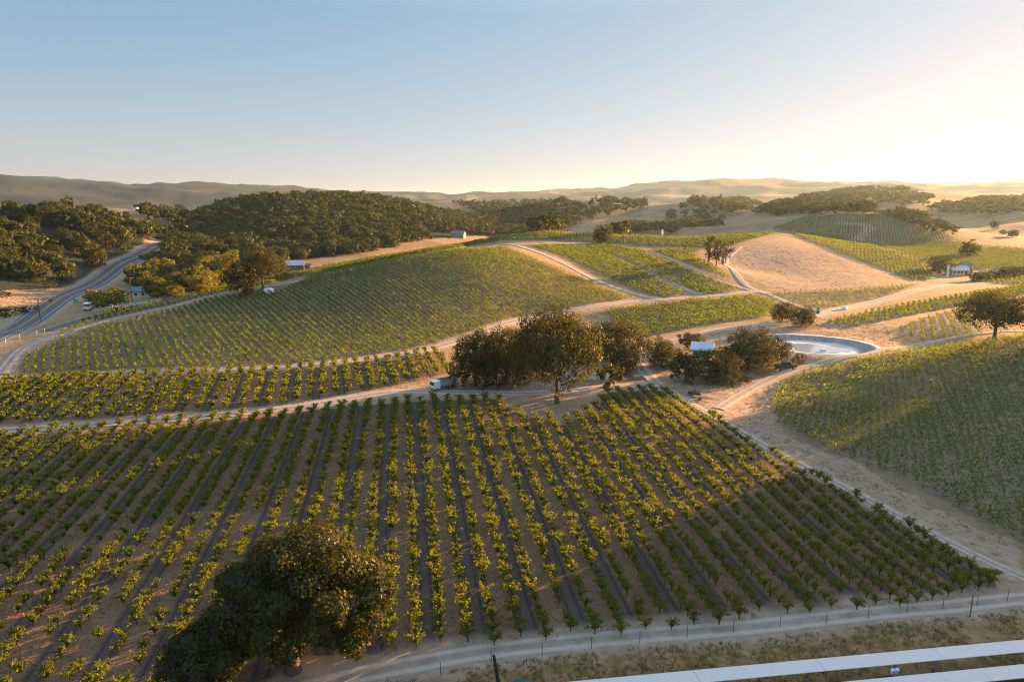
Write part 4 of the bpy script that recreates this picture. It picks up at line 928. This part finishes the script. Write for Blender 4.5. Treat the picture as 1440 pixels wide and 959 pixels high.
for i, (y, z) in enumerate([(-0.5,0.22),(0,0.22),(0.5,0.22),(-0.25,0.6),(0.25,0.6)]): MB().cyl((-1.5+0.1*i,y,z), (1.5-0.13*i,y,z), 0.24, 0.21, 9).build('log', M_PALEBARK, e)
p = g1(378, 411); e = empty('tarp_heap', p, 0.3, 'white tarp-covered heap on the vineyard crest path', 'heap'); t_ = MB().dome((0,0,-0.2), 1.9, 1.7, 14, 5)
rg = random.Random(5); t_.V = [(x*1.3*rg.uniform(.85,1.15), y*rg.uniform(.85,1.15), z*rg.uniform(.8,1.1)) for x,y,z in t_.V]; t_.build('tarp', WHITE, e, 0, True)
MB().cyl((-2.6,-1.5,-0.4), (2.6,-1.4,-0.1), 0.12, n=6).build('edge_log', M_PALEBARK, e)

# ------------------------------------------------------------------ poles, sign, fences
def pole(px, py, h, label, arm=True, Y=None):
    p = base(px, py, Y); e = empty('utility_pole', p, 0.7, label, 'pole'); MB().cyl((0,0,-0.5), (0,0,h), 0.16, 0.11, 10).build('post', WOOD, e)
    if arm:
        MB().box((0,0,h-0.6), (2.2,0.12,0.14)).build('crossarm', WOOD, e)
        for x in (-0.95,-0.4,0.4,0.95): MB().cyl((x,0,h-0.53), (x,0,h-0.3), 0.05, n=6).build('insulator', GREY, e)
pole(186, 430, 9.0, 'brown utility pole beside the blue-green roofed ranch house', Y=240)
pole(297, 411, 5.0, 'short dark pole on the crest left of the tarp heap', False)
pole(57, 452, 8.0, 'thin utility pole between the highway and the side road', Y=222)
p = base(107, 430, 250); e = empty('road_sign', p, math.radians(-25), 'green highway sign on two posts beside the highway junction', 'road sign')
MB().box((0,0,2.3), (2.8,0.06,1.5)).build('panel', SIGNGREEN, e, 0.02)
for x in (-0.9,0.9): MB().cyl((x,0.08,-0.4), (x,0.08,2.9), 0.05, n=8).build('post', GREY, e)
MB().box((0,-0.04,2.3), (2.7,0.012,0.05)).build('stripe', WHITE, e)
DP = [(8,482),(28,476.5),(52,470.5),(63,467)]
for q in DP:
    e = empty('marker_post', g1(*q), 0, 'slim white roadside marker post at the near edge of the highway', 'marker post', 'white marker posts along the highway'); MB().box((0,0,0.5), (0.11,0.04,1.2)).build('post', WHITE, e); MB().box((0,-0.026,0.95), (0.09,0.01,0.18)).build('reflector', LINE_Y, e)
def fence(P, n, h, label, mat, rails, name, pr=0.05, wire=False, skip=()):
    Lc = np.concatenate([[0], np.cumsum(np.hypot(*np.diff(P, axis=0).T))]); t = np.linspace(0, Lc[-1], n); X, Y = np.interp(t, Lc, P[:,0]), np.interp(t, Lc, P[:,1]); Z = gz(X, Y)
    e = empty(name, (X[0], Y[0], Z[0]), 0, label, 'fence'); o = np.array((X[0], Y[0], Z[0])); Q = np.column_stack([X, Y, Z]) - o; rg = random.Random(3)
    for q in Q: k = h*rg.uniform(0.94,1.08); MB().cyl((q[0],q[1],q[2]-0.4), (q[0]+rg.uniform(-.04,.04),q[1],q[2]+k), pr, pr*0.9, 7).build('post', mat, e)
    for zr in rails:
        b = MB()
        for a, c in zip(Q[:-1], Q[1:]): b.cyl((a[0],a[1],a[2]+zr), (c[0],c[1],c[2]+zr), 0.008 if wire else 0.06, n=4)
        b.build('wire' if wire else 'rail', GREY if wire else mat, e)
P = px_line([(545,968),(620,948),(697,930),(760,921),(920,902),(1060,886),(1200,873),(1364,853),(1440,842),(1500,833)], 8)
fence(P, 17, 1.25, 'thin wire fence with slender posts along the front edge of the bottom track', STEEL, (0.35,0.7,1.05), 'wire_fence', 0.035, True)
P = px_line([(130,440),(160,434.5),(190,431),(225,426)], 8)
fence(P, 26, 1.1, 'low white fence along the far side of the side road', WHITE, (0.5,0.95), 'white_fence', 0.07)
p = g1(700, 958); e = empty('fence_post', p, 0.2, 'stout dark leaning wooden post by the bottom edge of the verge', 'post'); MB().cyl((0.1,0,-0.4), (-0.32,0.1,2.5), 0.17, 0.13, 10).build('shaft', DKWOOD, e); MB().cyl((-0.32,0.1,2.5), (-0.33,0.1,2.62), 0.13, 0.05, 10).build('pointed_top', DKWOOD, e)
p = g1(1364, 867); e = empty('fence_post', p, 0, 'tall thin brown stake beside the bottom track at right', 'post'); MB().cyl((0,0,-0.4), (0,0,2.3), 0.06, 0.05, 8).build('shaft', WOOD, e); MB().cyl((0,0,2.3), (0,0,2.36), 0.075, 0.075, 8).build('cap', STEEL, e)
p = g1(737, 985); e = empty('water_tank', p, 0, 'dark green domed tank showing at the bottom edge', 'tank'); MB().cyl((0,0,-0.3), (0,0,0.9), 1.35, 1.35, 24).build('barrel', TANKGREEN, e, 0, True); tp = MB().dome((0,0,0.9), 1.35, 0.75, 24, 7).build('top', TANKGREEN, e, 0, True); MB().cyl((0,0,1.62), (0,0,1.74), 0.3, 0.3, 14).build('lid', TANKGREEN, tp)

# ------------------------------------------------------------------ two long pale panel rows at the bottom right
def panel_mat():
    m, nt = new_mat('pale_panel'); P = N(nt, 'TexCoord').outputs['Object']
    w = N(nt, 'TexBrick'); w.inputs['Scale'].default_value = 1.0; w.offset = 0.0; w.inputs['Mortar Size'].default_value = 0.012; w.inputs['Brick Width'].default_value = 0.34; w.inputs['Row Height'].default_value = 0.17
    w.inputs['Color1'].default_value = (0.58,0.545,0.53,1); w.inputs['Color2'].default_value = (0.53,0.50,0.49,1); w.inputs['Mortar'].default_value = (0.42,0.40,0.39,1); L(nt, P, w.inputs['Vector'])
    n1 = noise(nt, 0.8, 5, 0.6, P); c = mixc(nt, mrange(nt, n1, 0.4, 0.75, 0, 0.35), w.outputs['Color'], (0.50,0.48,0.47)); finish(nt, c, 0.35, n1, 0.05, 0.02, 0.4); return m
PM = panel_mat()
def panel_row(x0, y0, yaw, length, label):
    p = (x0, y0, float(gz(x0, y0))); e = empty('panel_row', p, yaw, label, 'panel row'); zr = 2.1; n = int(length/11)
    def gl(x): return float(gz(x0+x*math.cos(yaw), y0+x*math.sin(yaw)))-p[2]
    for i in range(n):
        z = zr; x = i*length/n; l = length/n-0.03
        MB().box((x+l/2, -0.78, z), (l, 1.56, 0.05)).build('panel', PM, e)
    MB().box((length/2,-0.78,zr-0.11), (length,0.14,0.14)).build('beam', GREY, e)
    for i in range(int(length/4)): x = 1+i*4.0; MB().cyl((x,-0.78,gl(x)-0.4), (x,-0.78,zr-0.1), 0.07, n=8).build('leg', GREY, e)
yw = math.atan2(55.2-49.6, 46.2-4.4)
panel_row(4.4, 49.6, yw, 66, 'upper of two long narrow pale panel rows in the bottom right corner')
panel_row(4.4+3.0*math.sin(yw)-1.0, 49.6-3.0*math.cos(yw), yw, 72, 'lower of two long narrow pale panel rows in the bottom right corner')
DS = simple('soil_painted_shade', (0.048,0.032,0.022), 0.95, 0.3, 2.0, 0.1, 0.0, 0.4)  # soil darkened in its colour to carry the shade under the panels
ribbon('soil', np.array([(4.4+t*math.cos(yw)+1.9*math.sin(yw), 49.6+t*math.sin(yw)-1.9*math.cos(yw)) for t in np.linspace(-1, 64, 30)]), 2.6, DS, ragged=0.5, lift=0.03, across=7, seglen=0.6)  # earth strip with the upper row's shade painted in
ribbon('soil', np.array([(4.4+t*math.cos(yw)+5.1*math.sin(yw), 49.6+t*math.sin(yw)-5.1*math.cos(yw)) for t in np.linspace(-1, 64, 30)]), 2.6, DS, ragged=0.5, lift=0.03, across=7, seglen=0.6)  # earth strip with the lower row's shade painted in
s_ = 27.9; p = (4.4+s_*math.cos(yw)+2.15*math.sin(yw), 49.6+s_*math.sin(yw)-2.15*math.cos(yw)); p = (p[0], p[1], float(gz(*p)))
e = empty('equipment_box', p, yw, 'small pale blue double box on a stem between the two panel rows', 'equipment box')
LB = simple('pale_blue_plastic', (0.55,0.66,0.85), 0.4, 0.05); st = MB().cyl((0,0,-0.3), (0,0,1.5), 0.05, n=8).build('stem', GREY, e)
for x in (-0.2,0.2): q = MB().box((x,0,1.72), (0.36,0.26,0.44)).build('box', LB, e, 0.06); MB().box((x,-0.132,1.72), (0.15,0.02,0.2)).build('cover', GREY, q)

# ------------------------------------------------------------------ shrubs and lesser trees
for a in [(8,446,26,432,'dark shrub on the tan slope above the highway at the left edge'),(36,440,36,430,'low dark shrub clump beside the tan slope left of the highway'),(70,405,20,394,'round dark shrub in front of the left wooded hill'),(72,425,8,420,'tiny shrub on the verge left of the highway'),(8,418,16,409,'dark shrub on the upper part of the tan slope at the left edge')]:
    px_tree(BUSH, a[0], a[1], a[2], a[3], 'bush', a[4], a[0], 'bush')
for i, q in enumerate([(1372,396,22,381),(1384,395,20,380),(1396,393,22,378),(1410,391,24,375),(1424,389,22,373),(1438,387,22,372)]):
    px_tree(MIDS, *q, 'shrub_tree', 'dark bushy tree in the hedge line right of the cream towered house', i, 'tree', 'hedge trees right of the cream house')
for i, q in enumerate([(1398,322,14,309,'round hazy tree on the pale right-hand knoll'),(1424,334,16,322,'bushy hazy tree near the right edge on the pale knoll'),(1410,330,9,322,'small hazy tree between two larger ones on the pale knoll'),(877,330,16,318,'rounded tree just left of the white cylinder on the far crest'),(1240,300,8,295,'tiny tree on the top edge of the hazy vine slope')]):
    px_tree(MIDS, *q[:4], 'oak_tree', q[4], i)

# ------------------------------------------------------------------ dry grass: verge, yards and slopes
def grass_mat(name, a, b, c_):
    m, nt = new_mat(name); geo = N(nt, 'NewGeometry'); n1 = noise(nt, 0.5, 4, 0.6, geo.outputs['Position'])
    c = mixc(nt, mrange(nt, n1, 0.42, 0.6), a, b); c = mixc(nt, mth(nt, 'MULTIPLY', geo.outputs['Random Per Island'], 0.7), c, c_)
    d = N(nt, 'BsdfDiffuse'); t = N(nt, 'BsdfTranslucent'); L(nt, c, d.inputs[0]); L(nt, c, t.inputs[0]); s_ = N(nt, 'MixShader'); s_.inputs[0].default_value = 0.35; L(nt, d.outputs[0], s_.inputs[1]); L(nt, t.outputs[0], s_.inputs[2]); o = N(nt, 'OutputMaterial'); L(nt, s_.outputs[0], o.inputs[0]); return m
def grass(poly, n, h, w, mat, label, seed, keep=None):
    rng = np.random.default_rng(seed); lo, hi = poly.min(0), poly.max(0); P = rng.uniform(lo, hi, (n, 2)); P = P[inside(P[:,0], P[:,1], poly)]
    ok, *_ = in_view(P[:,0], P[:,1], gz(P[:,0], P[:,1]), 60); P = P[ok]
    den = vnoise(P[:,0]/3.1, P[:,1]/3.1, seed) + vnoise(P[:,0]/0.9, P[:,1]/0.9, seed+1)*0.6; P = P[den > -0.35]
    if keep is not None: P = P[keep(P[:,0], P[:,1])]
    m = len(P); k = 5; P = np.repeat(P, k, 0) + rng.normal(size=(m*k,2))*w*1.3; Z = gz(P[:,0], P[:,1]); a = rng.uniform(0, 6.28, m*k); hh = h*rng.uniform(0.5,1.3,m*k); ww = w*rng.uniform(0.6,1.3,m*k)
    D = np.column_stack([np.cos(a), np.sin(a), 0*a])*ww[:,None]*0.5; B = np.column_stack([P, Z-0.02]); T = B + np.column_stack([rng.normal(size=m*k)*hh*0.4, rng.normal(size=m*k)*hh*0.4, hh])
    V = np.stack([B-D, B+D, T+D*0.35, T-D*0.35], 1).reshape(-1, 3); tag(link('grass', mesh_np('grass', V, np.arange(len(V)).reshape(-1, 4)), mat), label, 'grass', None, 'stuff')
G1 = grass_mat('verge_grass', (0.15,0.12,0.034), (0.29,0.185,0.08), (0.36,0.23,0.11)); G2 = grass_mat('straw_grass', (0.26,0.175,0.085), (0.38,0.26,0.14), (0.20,0.13,0.06))
def off_tracks(x, y):
    d = np.full(x.shape, 1e9)
    for P, w in TRACKS.values(): d = np.minimum(d, dist_line(x, y, P) - w*0.5)
    return d > 0.25
grass(VERGE, 30000, 0.26, 0.07, G1, 'dry brown and green grass on the strip below the bottom track', 51, off_tracks)
grass(YARDS[0], 60000, 0.16, 0.10, G2, 'short straw-coloured stubble on the bare yards between the fields', 52, lambda x, y: off_tracks(x, y) & (pond_q(x, y) > 1.15))
grass(FIELDS['A']['poly'], 60000, 0.17, 0.08, G2, 'straw weeds on every second alley of the front vineyard', 53, lambda x, y: np.abs(((x*FIELDS['A']['nrm'][0]+y*FIELDS['A']['nrm'][1])/FIELDS['A']['rs']*0.5) % 1.0 - 0.75) < 0.2)
G3 = grass_mat('pale_straw_grass', (0.46,0.34,0.20), (0.56,0.43,0.27), (0.36,0.26,0.15))
grass(YARDS[3], 5000, 0.2, 0.30, G3, 'dry tawny grass over the bare tan hill', 54, off_tracks)
grass(world_poly([(432,382),(520,366),(640,352),(640,344),(560,352),(450,374)]), 6000, 0.4, 0.4, G3, 'dry golden grass of the open strip below the wooded hill', 55)
grass(world_poly([(-40,470),(0,448),(60,425),(150,388),(120,402),(60,412),(-40,420)]), 9000, 0.3, 0.3, G3, 'dry grass of the tan slope left of the highway', 56)
